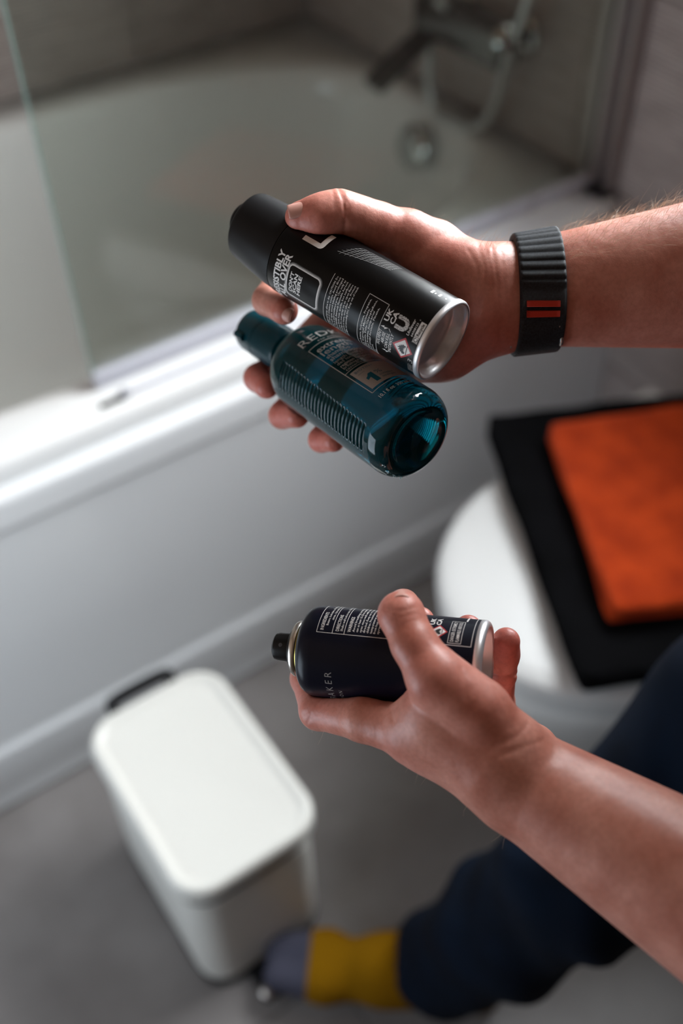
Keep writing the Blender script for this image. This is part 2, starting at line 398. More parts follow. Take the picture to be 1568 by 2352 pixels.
def left_arm(h):
    f = Field(px(640, 1320, .66)*[1, 1, 0]+[0, 0, .440], px(1720, 2330, .56)*[1, 1, 0]+[0, 0, .69], h)
    mm = .001
    P = f.blank()
    f.cone(P, px(1200, 1800, .552), px(1700, 2105, .500), 25*mm, 39*mm, .02)
    f.cone(P, px(1215, 1795, .570), px(1700, 2105, .520), 24*mm, 38*mm, .02)
    # metacarpals: index, middle, ring, little finger
    f.cone(P, px(1175, 1795, .556), px(948, 1692, .572), 21*mm, 14.5*mm, .012)
    f.cone(P, px(1190, 1775, .570), px(1000, 1695, .605), 19*mm, 13*mm, .012)
    f.cone(P, px(1200, 1755, .585), px(1055, 1685, .630), 18*mm, 12.5*mm, .012)
    f.cone(P, px(1216, 1728, .602), px(1110, 1668, .645), 16.5*mm, 12*mm, .012)
    # web and thenar mass
    f.cone(P, px(1010, 1590, .550), px(985, 1680, .566), 13.5*mm, 15*mm, .014)
    f.cone(P, px(968, 1640, .560), px(940, 1665, .566), 11*mm, 12.5*mm, .010)
    f.cone(P, px(1160, 1720, .550), px(1060, 1660, .560), 19*mm, 18*mm, .014)
    f.cone(P, px(1125, 1740, .549), px(1010, 1660, .556), 20*mm, 15*mm, .014)
    fingers = [
        [(px(1170, 1712, .545), 16.5*mm), (px(1097, 1632, .543), 16.2*mm), (px(1045, 1592, .543), 15.2*mm), (px(1000, 1555, .543), 14.6*mm), (px(951, 1480, .549), 11.3*mm), (px(921, 1412, .556), 11.3*mm), (px(926, 1389, .582), 9*mm)],
        [(px(948, 1684, .568), 14.5*mm), (px(835, 1652, .586), 12.4*mm), (px(732, 1632, .612), 11*mm), (px(703, 1558, .636), 9.2*mm), (px(740, 1480, .652), 8.4*mm)],
        [(px(1000, 1695, .605), 13*mm), (px(950, 1590, .645), 10*mm), (px(958, 1490, .645), 9*mm), (px(964, 1427, .624), 8.8*mm)],
        [(px(1055, 1685, .630), 12*mm), (px(1050, 1580, .640), 9.5*mm), (px(1068, 1500, .636), 8.6*mm), (px(1075, 1444, .612), 8.2*mm)],
        [(px(1110, 1668, .645), 11*mm), (px(1150, 1612, .640), 8*mm), (px(1155, 1548, .616), 7.4*mm), (px(1159, 1505, .609), 8*mm), (px(1162, 1473, .604), 8.1*mm)],
    ]
    D = P.copy()
    for i, ch in enumerate(fingers):
        Fi = P.copy(); f.chain(Fi, ch, .006 if i == 0 else .004)
        D = smin(D, Fi, .0012) if i else Fi
    for pts, d, dp, w in [
        ([(1125, 1546), (1150, 1552), (1190, 1549)], .606, .8, .8),
        ([(885, 1398), (918, 1405), (955, 1395)], .545, .35, .8),
        ([(890, 1412), (922, 1418), (955, 1408)], .545, .25, .7),
        ([(1058, 1535), (1070, 1570), (1066, 1605)], .530, .35, 1.2),
        ([(1138, 1585), (1156, 1612), (1150, 1640)], .529, .35, 1.2),
        ([(1210, 1665), (1190, 1690), (1140, 1712)], .530, .4, 1.6),
        ([(1245, 1702), (1205, 1715), (1150, 1735)], .530, .35, 1.4),
        ([(875, 1603), (895, 1625), (902, 1655)], .575, .35, 1.1),
        ([(930, 1598), (914, 1622), (890, 1640)], .570, .5, 1.1),
        ([(748, 1600), (726, 1618), (700, 1640)], .606, .35, 1.0),
        ([(715, 1640), (706, 1660)], .606, .35, .8),
    ]: f.groove(D, pts, d, dp*mm, w*mm)
    f.carve(D, station(NAV_B, NAV_T, NAV_PROF))
    return f, D
# ---- end of signed-distance modelling ----
# ------------------------------------------------------------------ bathtub
def bathtub():
    root = tag(empty('bathtub', (.35, 1.42, 0)), 'white built-in bathtub along the wall with a plain white front panel', 'bathtub')
    cx, cy = .37, 1.43
    ang = np.sort(np.concatenate([np.linspace(0, 2*np.pi, 144, endpoint=False),
        [math.atan2(y-cy, x-cx) % (2*np.pi) for x in (-.5, 1.189) for y in (.985, 1.879)]]))
    c, s = np.cos(ang), np.sin(ang)
    def rect(x0, x1, y0, y1, z):
        t = np.minimum(np.where(c > 0, (x1-cx)/np.where(c == 0, 1e-9, c), (x0-cx)/np.where(c == 0, -1e-9, c)),
                       np.where(s > 0, (y1-cy)/np.where(s == 0, 1e-9, s), (y0-cy)/np.where(s == 0, -1e-9, s)))
        return np.stack([cx+c*t, cy+s*t, np.full_like(c, z)], 1)
    def oval(a, b, z, n=3.0, dx=0):
        t = (np.abs(c/a)**n+np.abs(s/b)**n)**(-1/n)
        return np.stack([cx+dx+c*t, cy+s*t, np.full_like(c, z)], 1)
    R = [rect(-.5, 1.189, .985, 1.879, .560), rect(-.5, 1.189, .978, 1.879, .563), rect(-.5, 1.189, .975, 1.879, .570), rect(-.5, 1.189, .975, 1.879, .588),
         rect(-.5, 1.189, .979, 1.879, .597), rect(-.5, 1.189, .987, 1.879, .600)]
    R += [oval(.775+.012, .362+.012, .600), oval(.775+.004, .366, .598), oval(.775-.002, .358, .592), oval(.765, .35, .56), oval(.752, .338, .45),
          oval(.735, .325, .33), oval(.715, .305, .24), oval(.69, .28, .195), oval(.64, .24, .172), oval(.55, .17, .165), oval(.2, .05, .162)]
    loft('tub_shell', R, M_ACRYL, root, cap0=False, cap1=True)
    # front panel: one folded sheet with a recessed field and a plinth
    prof = [(.985, .566), (.9555, .566), (.9525, .5645), (.9508, .562), (.950, .558), (.948, .524), (.952, .515), (.939, .140), (.933, .130), (.931, .060), (.934, .052), (.932, .010), (.985, .010)]
    rings = [np.array([(x, y, z) for y, z in prof]) for x in (-.5, 1.189)]
    loft('front_panel', rings, M_PANEL, root, smooth=True, sharp=25)
    # overflow cover on the tap end
    o = np.array([1.112, 1.400, .535]); ax = np.array([-.97, 0, .22])
    lathe('overflow_cover', o-ax*.02, ax, [(0, .036), (.018, .038), (.028, .041), (.034, .040), (.039, .034), (.042, .018)], M_CHROME, root)
    return root
bathtub()

def shower_screen():
    root = tag(empty('shower_screen', (.75, 1.04, .60)), 'clear glass shower screen standing on the rim of the white bathtub', 'shower screen')
    g = bm_obj('glass_pane', box_bm(bmesh.new(), (.3175, 1.037, .622), (1.178, 1.043, 2.0)), M_GLASS, root)
    box('glass_edge', (.3160, 1.0368, .622), (.3175, 1.0432, 2.0), M_GEDGE, root)
    box('bottom_seal', (.317, 1.030, .600), (1.178, 1.050, .624), M_SEAL, root, .003)
    bm = bmesh.new(); box_bm(bm, (1.165, 1.022, .602), (1.191, 1.037, 2.02), .002, 1); box_bm(bm, (1.165, 1.043, .602), (1.191, 1.060, 2.02), .002, 1)
    box_bm(bm, (1.181, 1.0, .602), (1.191, 1.022, 2.02), .001, 1); box_bm(bm, (1.165, .992, .602), (1.191, 1.000, 2.02), .002, 1)
    bm_obj('wall_channel', bm, M_ALU, root)
    box('channel_foot', (1.155, .990, .600), (1.191, 1.064, .612), M_BLACKPL, root, .003)
    box('drip_strip', (.338, .998, .599), (1.17, 1.006, .605), M_SEAL, root, .002)
    box('strip_slot', (.305, .994, .599), (.336, 1.003, .604), M_BLACKPL, root, .002)
    lathe('strip_end_cap', (.340, 1.001, .600), (0, 0, 1), [(0, .007), (.006, .0075), (.010, .005), (.012, .001)], M_CLEAR, root, 20)
    return root
shower_screen()

def mixer():
    root = tag(empty('bath_mixer_tap', (1.19, 1.30, .76)), 'wall mounted chrome bath mixer tap above the tap end of the bathtub', 'tap')
    box('mixer_body', (1.100, 1.200, .742), (1.150, 1.412, .800), M_CHROME_DKREFL, root, .006, 3)
    bm = bmesh.new(); box_bm(bm, (.985, 1.370, .728), (1.112, 1.412, .748), .004, 2)
    bmesh.ops.rotate(bm, verts=bm.verts, cent=(1.11, 1.39, .744), matrix=Matrix.Rotation(math.radians(-29), 3, 'Y'))
    bm_obj('spout', bm, M_CHROME_DKREFL, root, True, 40)
    for y in (1.235, 1.385):
        lathe('wall_flange', (1.1908, y, .770), (-1, 0, 0), [(0, .034), (.006, .034), (.012, .028), (.016, .016), (.042, .015)], M_CHROME, root, 40)
    lathe('control_knob', (1.112, 1.200, .792), (-.5, -.75, .45), [(-.004, .014), (.004, .018), (.016, .020), (.022, .018), (.027, .010)], M_CHROME, root, 40)
    lathe('control_knob', (1.112, 1.340, .800), (-.35, 0, .95), [(-.004, .014), (.004, .018), (.014, .019), (.020, .017), (.024, .009)], M_CHROME, root, 40)
    lathe('hose_outlet', (1.128, 1.396, .744), (0, 0, -1), [(0, .013), (.022, .013), (.026, .0105), (.036, .0105)], M_CHROME, root, 32)
    return root
mixer()
tag(tube('shower_hose', smooth_path([(1.128, 1.396, .706), (1.129, 1.395, .66), (1.130, 1.388, .628), (1.13, 1.364, .606), (1.13, 1.32, .6125), (1.13, 1.28, .6145), (1.13, 1.244, .640), (1.125, 1.214, .694), (1.115, 1.190, .765), (1.115, 1.160, .857), (1.12, 1.13, 1.02), (1.13, 1.13, 1.3), (1.15, 1.16, 1.62)], 10), .0085, mat('grey_metal_hose', (.55, .56, .56), .35, 1)),
    'grey metal shower hose hanging in a loop beside the bath mixer tap', 'hose')

# ------------------------------------------------------------------ pedal bin
def pedal_bin():
    cx, cy, hx, hy = .2115, .651, .0965, .142
    root = tag(empty('pedal_bin', (cx, cy, 0)), 'cream rectangular pedal bin with a rounded lid on the floor', 'bin')
    b = [rrect(cx, cy, hx-.010, hy-.010, .036, z) for z in (.018,)]+[rrect(cx, cy, hx-.006, hy-.006, .040, z) for z in (.022, .036, .250)]
    loft('body', b, M_CREAM, root, sharp=40)
    loft('base', [rrect(cx, cy, hx-.005, hy-.005, .040, z) for z in (0, .018)], M_BLACKPL, root, sharp=40)
    loft('collar', [rrect(cx, cy, hx-.008, hy-.008, .038, z) for z in (.250, .272)], M_BLACKPL, root, sharp=40)
    L = [(hx-.002, .272), (hx, .276), (hx, .290), (hx-.002, .297), (hx-.006, .3005), (hx-.011, .300), (hx-.015, .297), (hx-.018, .2955), (hx-.022, .295)]
    loft('lid', [rrect(cx, cy, h, h-hx+hy, max(.045-(hx-h), .02), z, 10) for h, z in L], M_CREAM, root, sharp=None)
    pts = smooth_path([(cx-.042, cy+hy-.004, .262), (cx-.042, cy+hy+.018, .278), (cx-.034, cy+hy+.026, .282), (cx+.034, cy+hy+.026, .282), (cx+.042, cy+hy+.018, .278), (cx+.042, cy+hy-.004, .262)], 6)
    tube('handle', pts, .0085, M_BLACKPL, root)
    box('hinge', (cx-.035, cy+hy-.010, .236), (cx+.035, cy+hy+.006, .268), M_BLACKPL, root, .004)
    bm = bmesh.new(); box_bm(bm, (cx-.040, cy-hy-.046, .010), (cx+.040, cy-hy+.006, .020), .004, 2)
    bm_obj('pedal', bm, M_BLACKPL, root, True, 40)
    lathe('pedal_stud', (cx-.030, cy-hy-.034, .018), (0, 0, 1), [(0, .011), (.005, .010), (.008, .005)], mat('brushed_steel', (.5, .46, .43), .35, 1), root, 24)
    return root
pedal_bin()

# ------------------------------------------------------------------ toilet
def dshape(z, hw=.205, x_back=1.01, x_mid=.785, a=.245, inset=0, tip=0, n=40):
    hw -= inset; a -= inset+tip; x_back -= inset
    th = np.linspace(math.pi/2, 3*math.pi/2, n); cy = .545
    pts = [(x_back, cy+hw*.86)]+[(x_mid+.10, cy+hw)]+[(x_mid+a*math.cos(t), cy+hw*math.sin(t)) for t in th]+[(x_mid+.10, cy-hw)]+[(x_back, cy-hw*.86)]
    return np.array([(x, y, z) for x, y in pts])
def toilet():
    root = tag(empty('toilet', (.86, .545, 0)), 'white toilet with its lid closed under two folded towels', 'toilet')
    prof = [(.000, .062, .055), (.03, .066, .058), (.12, .062, .050), (.20, .048, .030), (.28, .026, .012), (.34, .012, .004), (.372, .008, .002), (.380, .013, .003)]
    loft('bowl', [dshape(z, inset=i, tip=t) for z, i, t in prof], M_CERAM, root)
    box('rear_deck', (.985, .350, .10), (1.190, .740, .405), M_CERAM, root, .030, 5)
    loft('seat_ring', [dshape(z, inset=i) for z, i in ((.382, .006), (.384, .003), (.396, .002), (.399, .006))], M_SEAT, root)
    loft('lid', [dshape(z, inset=i) for z, i in ((.4005, .006), (.403, .001), (.412, 0), (.420, .004), (.4245, .012), (.4265, .03), (.4275, .08), (.428, .14))], M_SEAT, root)
    for y in (.44, .65):
        lathe('hinge', (1.022, y-.02, .414), (0, 1, 0), [(0, .011), (.002, .013), (.038, .013), (.040, .011)], M_SEAT, root, 24)
    bm = bmesh.new(); box_bm(bm, (.990, .345, .400), (1.075, .762, .4285), .012, 5); bm_obj('hinge_cover', bm, M_SEAT, root, True, 50)
    return root
toilet()

# ------------------------------------------------------------------ towels
def towel(name, label, corners, z0, h, layers, mat_, seed, r=.014, sag=.003):
    """a folded towel: a stack of layers whose folded edges bulge; corners: A, B (fold edge), C, D"""
    A, B, Cc, D = [np.array(p) for p in corners]
    nu, nv = 46, 46; root = tag(empty(name, (*(sum((A, B, Cc, D))/4), z0)), label, 'towel')
    t = h/layers
    for k in range(layers):
        za, zb = z0+k*t, z0+(k+1)*t-.0012
        rings = []
        jit = [(noise.noise((seed*3.1+k, i*1.7, .4)))*.004 for i in range(4)]
        ins = (layers-1-k)*.0015
        uu = np.concatenate([[0, .004, .012, .03], np.linspace(.06, .94, nu), [.97, .988, .996, 1]])
        def P(u, v): return (A*(1-u)+B*u)*(1-v)+(D*(1-u)+Cc*u)*v
        top, bot = [], []
        U, Vv = np.meshgrid(uu, uu, indexing='ij')
        e = np.minimum(np.minimum(U, 1-U), np.minimum(Vv, 1-Vv))*.30
        ed = np.sqrt(np.clip(1-((.010-e)/.010).clip(0, 1)**2, 0, 1))
        mid, hh = (za+zb)/2, (zb-za)/2
        V = []
        for sgn in (1, -1):
            for i in range(len(uu)):
                for j in range(len(uu)):
                    # corner rounding
                    u, v = uu[i], uu[j]
                    p = P(u, v); c = (A+B+Cc+D)/4
                    q = max(abs(u-.5), 0)*2, max(abs(v-.5), 0)*2
                    rr = (q[0]**26+q[1]**26)**(1/26); f = 1/max(rr, 1) if rr > 1 else 1
                    p = c+(p-c)*f*(1-ins)
                    w = noise.noise((p[0]*9+seed, p[1]*9, k*.7))*.0035+noise.noise((p[0]*28, p[1]*28+seed, k))*.0012
                    p = p+np.array([noise.noise((p[1]*14, seed+k, 1.3)), noise.noise((p[0]*14, seed+k, 5.1))])*.004
                    V.append((p[0], p[1], mid+sgn*hh*ed[i, j]*(1)+(w if (sgn > 0 and k == layers-1) else w*.3)*(1 if e[i, j] > 0 else .5)+jit[k % 4]*.2))
        n = len(uu); F = []
        off = n*n
        gf = grid_faces(n, n, closed=False)
        F += [tuple(f) for f in gf[:, ::-1]]+[tuple(f+off) for f in gf]
        bd = [(i, 0) for i in range(n)]+[(n-1, j) for j in range(1, n)]+[(i, n-1) for i in range(n-2, -1, -1)]+[(0, j) for j in range(n-2, 0, -1)]
        bi = [i*n+j for i, j in bd]
        for a, b in zip(bi, bi[1:]+bi[:1]): F.append((a, b, b+off, a+off))
        o = mesh('folded_layer', V, F, mat_, root)
    return root
def terry(name, c1, c2, sheen=.25):
    m = mat(name, c1, .95, spec=.1, sheen=sheen); vary(m, c1, c2, 22, 4)
    noise_bump(m, 900, .8, .002, 2); return m
M_TBLACK = terry('black_terry', (.0018, .0018, .0022), (.0035, .0035, .0045), 0)
M_TORANGE = terry('orange_terry', (.34, .030, .004), (.58, .062, .009), .06)
towel('black_towel', 'black folded towel lying directly on the white toilet lid', [(.797, .826), (.592, .412), (.955, .245), (1.150, .650)], .4295, .038, 2, M_TBLACK, 3)
towel('orange_towel', 'burnt orange folded towel lying on top of the black towel', [(.826, .734), (.668, .446), (.920, .318), (1.120, .610)], .4705, .029, 2, M_TORANGE, 8)
# ------------------------------------------------------------------ printing on round containers
_font_h = {}
def text_geo(body, bold=0.0, res=2, spacing=1.0, line=1.0, align='LEFT'):
    cu = bpy.data.curves.new('t', 'FONT'); cu.body = body; cu.size = 1; cu.resolution_u = res; cu.offset = bold
    cu.space_character = spacing; cu.space_line = line; cu.align_x = align; cu.fill_mode = 'FRONT'
    o = bpy.data.objects.new('t', cu); C.objects.link(o)
    dg = bpy.context.evaluated_depsgraph_get(); me = bpy.data.meshes.new_from_object(o.evaluated_get(dg))
    V = np.array([v.co for v in me.vertices]).reshape(-1, 3)[:, :2]; F = [tuple(p.vertices) for p in me.polygons]
    bpy.data.objects.remove(o); bpy.data.curves.remove(cu); bpy.data.meshes.remove(me)
    return V, F
def cap_height():
    if 'h' not in _font_h:
        V, F = text_geo('H'); _font_h['h'] = V[:, 1].max()-V[:, 1].min()
    return _font_h['h']
class Print:
    """Collects flat print on a round body: u = millimetres around (0 faces the viewer, + to the reader's right), z = millimetres up from the base."""
    def __init__(s, B, T, r, rfun=None):
        s.B = to_world(B); T = to_world(T); mid = (s.B+T)/2
        s.z0 = 0.0; s.up, s.e1, s.e2 = axis_frame(T-s.B, EYE-mid); s.r = r; s.rfun = rfun; s.V = []; s.F = []; s.n = 0
    def at(s, u, z, lift=.00010):
        a = np.asarray(u)*.001/s.r; z = (np.asarray(z)+s.z0)*.001
        r = (s.r if s.rfun is None else s.rfun(z))+lift
        return s.B+z[..., None]*s.up+(r*np.cos(a))[..., None]*s.e1+(r*np.sin(a))[..., None]*s.e2
    def add(s, V2, F, lift=.00010, split=0):
        if split:
            bm = bmesh.new(); vs = [bm.verts.new((x, y, 0)) for x, y in V2]
            for f in F:
                try: bm.faces.new([vs[i] for i in f])
                except ValueError: pass
            lo, hi = min(x for x, y in V2), max(x for x, y in V2)
            for x in np.arange(lo+split, hi, split):
                bmesh.ops.bisect_plane(bm, geom=bm.verts[:]+bm.edges[:]+bm.faces[:], plane_co=(x, 0, 0), plane_no=(1, 0, 0))
            bm.verts.index_update(); V2 = np.array([(v.co.x, v.co.y) for v in bm.verts]); F = [tuple(v.index for v in f.verts) for f in bm.faces]; bm.free()
        V2 = np.asarray(V2, float)
        s.V.append(s.at(V2[:, 0], V2[:, 1], lift)); s.F += [tuple(i+s.n for i in f) for f in F]; s.n += len(V2)
    def text(s, body, u, z, cap, width=None, align='LEFT', bold=0.0, res=2, spacing=1.0, line=1.0, shear=0, lift=.00010, split=0):
        V, F = text_geo(body, bold, res, spacing, line, align)
        k = cap/cap_height(); V = V*k
        if width: V[:, 0] *= width/(V[:, 0].max()-V[:, 0].min())
        V[:, 0] -= V[:, 0].min() if align == 'LEFT' else V[:, 0].max() if align == 'RIGHT' else (V[:, 0].max()+V[:, 0].min())/2
        V[:, 0] += shear*V[:, 1]
        s.add(V+np.array([u, z]), F, lift, split)
    def line(s, pts, w=.3, lift=.00010):
        for (u0, z0), (u1, z1) in zip(pts[:-1], pts[1:]):
            L = math.hypot(u1-u0, z1-z0); n = max(1, int(abs(u1-u0)/1.0)); t = np.linspace(0, 1, n+1)
            du, dz = -(z1-z0)/L*w/2, (u1-u0)/L*w/2
            a = np.stack([u0+(u1-u0)*t, z0+(z1-z0)*t], 1)
            V = np.concatenate([a+[du, dz], a-[du, dz]]); m = n+1
            s.add(V, [(i, i+1, m+i+1, m+i) for i in range(n)], lift)
    def poly(s, pts, lift=.00010, split=1.0): s.add(np.array(pts, float), [tuple(range(len(pts)))], lift, split)
    def build(s, name, m, parent):
        o = mesh(name, np.concatenate(s.V), s.F, m, parent, smooth=False)
        return o
    def new(s):
        q = object.__new__(Print); q.__dict__.update(s.__dict__); q.V, q.F, q.n = [], [], 0; return q

M_PRINT = mat('white_print', (.82, .80, .78), .5)
M_PRINTG = mat('grey_print', (.40, .39, .38), .45)
M_PRINTD = mat('faint_print', (.055, .055, .06), .4)
M_RED = mat('red_print', (.50, .02, .025), .45)
M_INK = mat('black_ink', (.012, .012, .012), .5)
M_REDSTRIPE = mat('red_stitching', (.55, .035, .015), .7)
FLAME = [(-3.0, -2.2), (-3.4, -.6), (-2.5, .3), (-2.7, 1.3), (-1.6, .9), (-1.9, 2.6), (-.5, 1.6), (-.3, 3.5), (.6, 1.9), (1.2, 2.5), (1.3, 1.0), (2.2, 1.5), (1.9, .2), (2.9, .1), (2.4, -1.2), (2.6, -2.2), (1.4, -2.2), (1.6, -1.2), (.7, -1.9), (.5, -.6), (-.2, -1.6), (-.8, -.4), (-.9, -1.7), (-1.7, -1.2), (-1.5, -2.2)]
def hazard(P, root, u, z, d):
    a = P.new(); a.poly([(u-d, z), (u, z-d), (u+d, z), (u, z+d)], .00012); o = a.build('hazard_sign', M_RED, root)
    b = P.new(); e = d*.80; b.poly([(u-e, z), (u, z-e), (u+e, z), (u, z+e)], .00018); b.build('sign_field', M_PRINT, o)
    c = P.new(); k = d/7.4
    bm = bmesh.new(); f = bm.faces.new([bm.verts.new((u+x*k, z+(y+.3)*k, 0)) for x, y in FLAME]); r = bmesh.ops.triangulate(bm, faces=[f]); bm.verts.index_update()
    c.add(np.array([(v.co.x, v.co.y) for v in bm.verts]), [tuple(v.index for v in f.verts) for f in bm.faces], .00024); bm.free()
    c.line([(u-3.2*k, z-2.9*k), (u+3.0*k, z-2.9*k)], .5*k, .00024); c.build('flame_symbol', M_INK, o)

# ---- black deodorant can
def black_can():
    B, T = to_world(CAN_B), to_world(CAN_T); up = (T-B)/np.linalg.norm(T-B); P = Print(CAN_B, CAN_T, .0250)
    root = tag(empty('deodorant_can', B), 'matte black aerosol can with white print, gripped under the thumb of the upper hand', 'spray can')
    mb = mat('matt_black_lacquer', (.003, .003, .0034), .30, spec=.20)
    lathe('can_body', B, up, [(.0012, .0249), (.0022, .0250), (.1100, .0250), (.1108, .0246)], mb, root, 96, EYE-B, False, False)
    lathe('base_rim', B, up, [(.0014, .0247), (.0010, .0252), (-.0012, .0252), (-.0024, .0246), (-.0027, .0238), (-.0022, .0230), (.0010, .0222), (.0062, .0212), (.0075, .0200), (.0070, .0185), (.0080, .0150), (.0092, .0080), (.0095, .0001)], M_SILVER, root, 96, EYE-B, False, False, sharp=None)
    # twist cap: upper side straight, lower side drawn in, so the circles shift as they shrink
    a, e1, e2 = P.up, P.e1, P.e2
    # "upper" direction on the can: away from the floor side in view
    hi = e2
    th = np.linspace(0, 2*np.pi, 96, endpoint=False); D = np.outer(np.cos(th), e1)+np.outer(np.sin(th), e2)
    Lc = CAN_L+.003
    rings = [B+a*z+hi*(.0248-r)*.40+D*r for z, r in [(.1110, .0240), (.1112, .0247), (.1180, .0244), (.1320, .0229), (Lc-.0030, .0215), (Lc-.0012, .0212), (Lc-.0003, .0206), (Lc, .0198), (Lc-.0001, .0180)]]
    cap = loft('twist_cap', rings, M_BLACKMATT, root, sharp=50)
    # raised nozzle segment on the cap's top
    seg = []
    O = B+a*(Lc-.002)+hi*.0022; w = e1
    prof = [(0, 1.0), (.0072, 1.0), (.0084, .95), (.0088, .85)]
    outline = [(math.cos(t)*.0140, math.sin(t)*.0118) for t in np.linspace(0, 2*math.pi, 48, endpoint=False)]
    rings = [np.array([O+a*z+w*x*k+hi*y*k for x, y in outline]) for z, k in prof]
    loft('spray_button', rings, M_BLACKMATT, root, sharp=50)
    # slogan
    q = P.new(); q.text('IRRESISTIBLY', -1.0, 101.2, 4.1, 37, 'RIGHT', .03, split=1.5); q.text('ALL OVER', -1.2, 96.3, 4.1, 30, 'RIGHT', .03, split=1.5)
    q.build('slogan', M_PRINT, root)
    # big initial with the rest of the word running on under the thumb
    q = P.new(); s = 1.7
    q.poly([(11.5-s, 97.4), (11.5-s, 85.0), (11.5-s+.5, 83.7), (11.5-s+1.6, 82.9), (12.9, 82.6), (23.4, 82.6), (23.4, 86.0), (13.2, 86.0), (13.2, 97.4)])
    q.text('YNX', 26.5, 82.6, 14.6, 40, 'LEFT', .03, split=1.5); q.build('brand_lettering', M_PRINT, root)
    # scan box with halftone halo (the code itself is left out)
    q = P.new(); u0, u1, z0, z1, rr = -25.6, -6.0, 72.6, 95.0, 2.4
    def sdb(u, z):
        qx, qz = abs(u-(u0+u1)/2)-((u1-u0)/2-rr), abs(z-(z0+z1)/2)-((z1-z0)/2-rr)
        return math.hypot(max(qx, 0), max(qz, 0))+min(max(qx, qz), 0)-rr
    V, F = [], []
    st = .36; iz = 0
    z = z0-2.4
    while z < z1+2.4:
        iz += 1; u = u0-2.4+(st/2 if iz % 2 else 0)
        while u < u1+2.4:
            d = sdb(u, z)
            if 0 < d < 2.2:
                k = .20*(1-d/2.2)**.9+.01; i = len(V)
                V += [(u-k, z), (u, z-k), (u+k, z), (u, z+k)]; F.append((i, i+1, i+2, i+3))
            u += st
        z += st/2
    q.add(V, F); q.build('halftone_border', M_PRINT, root)
    q = P.new()
    for k, wd in enumerate(["DON'T", 'SCAN', 'HERE']): q.text(wd, -22.6, 90.9-3.0*k, 2.3, 13.0, 'LEFT', .03)
    q.build('box_lettering', M_PRINT, root)
    # caution and ingredients blocks
    q = P.new()
    caution = ['thoroughly and spray, allow to dry. CAUTION: Do', 'not use if rash or irritation occurs. Avoid direct', 'contact with eyes, avoid inhaling prolonged', 'spray. Use in well ventilated area. Use only as', 'directed. DANGER: Extremely Flammable Aerosol.',
               'Keep away from heat, sparks, hot surfaces.', 'No smoking. Do not spray on an open flame', 'Do not pierce or burn, even after use. Protect', 'from sunlight, not exceeding 50C. Keep out of reach']
    for k, l in enumerate(caution): q.text(l, 1.6+.09*(k % 3), 63.6-1.82*k, 1.12, 38, 'RIGHT', .012, res=1)
    q.line([(-36, 66.6), (2.2, 66.6)], .28); q.build('caution_text', M_PRINT, root)
    q = P.new()
    ingr = [('Alcohol, Butane, Isobutane, Propane,', 38), ('Parfum, Isopropyl Myristate,', 33), ('Benzyl Benzoate, Delta-Caryophyllene,', 39), ('Geranyl Acetate, Juniperus', 33), ('Linalool, Linalyl Acetate, Pinene,', 36), ('Terpineol,', 12), ('Eugenol.', 8)]
    for k, (l, w) in enumerate(ingr): q.text(l, -38, 38.4-1.75*k, 1.12, w, 'LEFT', .012, res=1)
    q.line([(-36, 41.3), (2.2, 41.3), (2.2, 27.4), (-36, 27.4)], .28); q.build('ingredients_text', M_PRINT, root)
    # conformity mark, solvent warning, recycling panel
    q = P.new(); q.text('UK', -6.3, 23.4, 2.8, 7.4, 'LEFT', .03); q.text('CA', -6.3, 19.5, 2.8, 7.4, 'LEFT', .03); q.build('conformity_mark', M_PRINT, root)
    q = P.new(); rnd = random.Random(5); V, F = [], []
    for _ in range(1500):
        u, z = rnd.uniform(-4.1, 4.1), rnd.uniform(-3.9, 4.1)
        ins = (1.7 < abs(u) < 4.0 and z > 0) or (z <= 0 and 1.7 < math.hypot(u, z) < 4.0)
        if ins:
            k = rnd.uniform(.10, .26); t = rnd.uniform(0, 3.1); i = len(V)
            V += [(u-3.2+k*math.cos(t+j*math.pi/2)*(1 if j % 2 else .5), z+14.6+k*math.sin(t+j*math.pi/2)) for j in range(4)]; F.append((i, i+1, i+2, i+3))
    q.add(V, F); q.build('maker_emblem', M_PRINT, root)
    q = P.new(); q.text('Unilever', -7.4, 8.4, 1.7, 9.6, 'LEFT', .012, shear=.25); q.text('64308133', -6.7, 6.1, 1.15, 8.2, 'LEFT', .012); q.text('0', 3.2, 6.2, .8); q.build('maker_lettering', M_PRINT, root)
    q = P.new()
    for k, (l, w) in enumerate([('SOLVENT', 10.5), ('ABUSE', 7.4), ('CAN KILL', 10.3), ('INSTANTLY', 12.2)]): q.text(l, (-22.6, -20.2, -22.4, -23.6)[k], 25.0-2.75*k, 1.95, w, 'LEFT', .012, shear=.12)
    bolt = [(0, 2.6), (1.1, .1), (.3, .3), (.9, -2.6), (-1.0, -.2), (-.2, -.4)]
    q.poly([(-10.2+x, 24.2+y) for x, y in bolt], split=0); q.line([(-9.4, 21.2), (-10.9, 19.4)], .3)
    q.poly([(-24.6+x, 20.4+y) for x, y in bolt], split=0)
    q.build('solvent_warning', M_PRINT, root)
    q = P.new(); q.poly([(-9.2, 1.7), (3.2, 1.7), (3.2, 5.3), (-9.2, 5.3)]); pn = q.build('recycling_panel', M_PRINT, root)
    q = P.new(); q.text('Recycle', -4.8, 2.6, 1.8, 7.2, 'LEFT', .02, lift=.00018)
    q.line([(-9.0, 1.9), (-5.5, 1.9), (-5.5, 5.1), (-9.0, 5.1), (-9.0, 1.9)], .22, .00018)
    q.line([(-7.25+1.1*math.cos(t), 3.5+1.1*math.sin(t)) for t in np.linspace(.6, 5.6, 14)], .4, .00018); q.poly([(-6.9, 4.6), (-6.0, 4.1), (-6.2, 3.2)], .00018, 0); q.build('panel_lettering', M_INK, pn)
    hazard(P, root, -15.9, 9.4, 7.0)
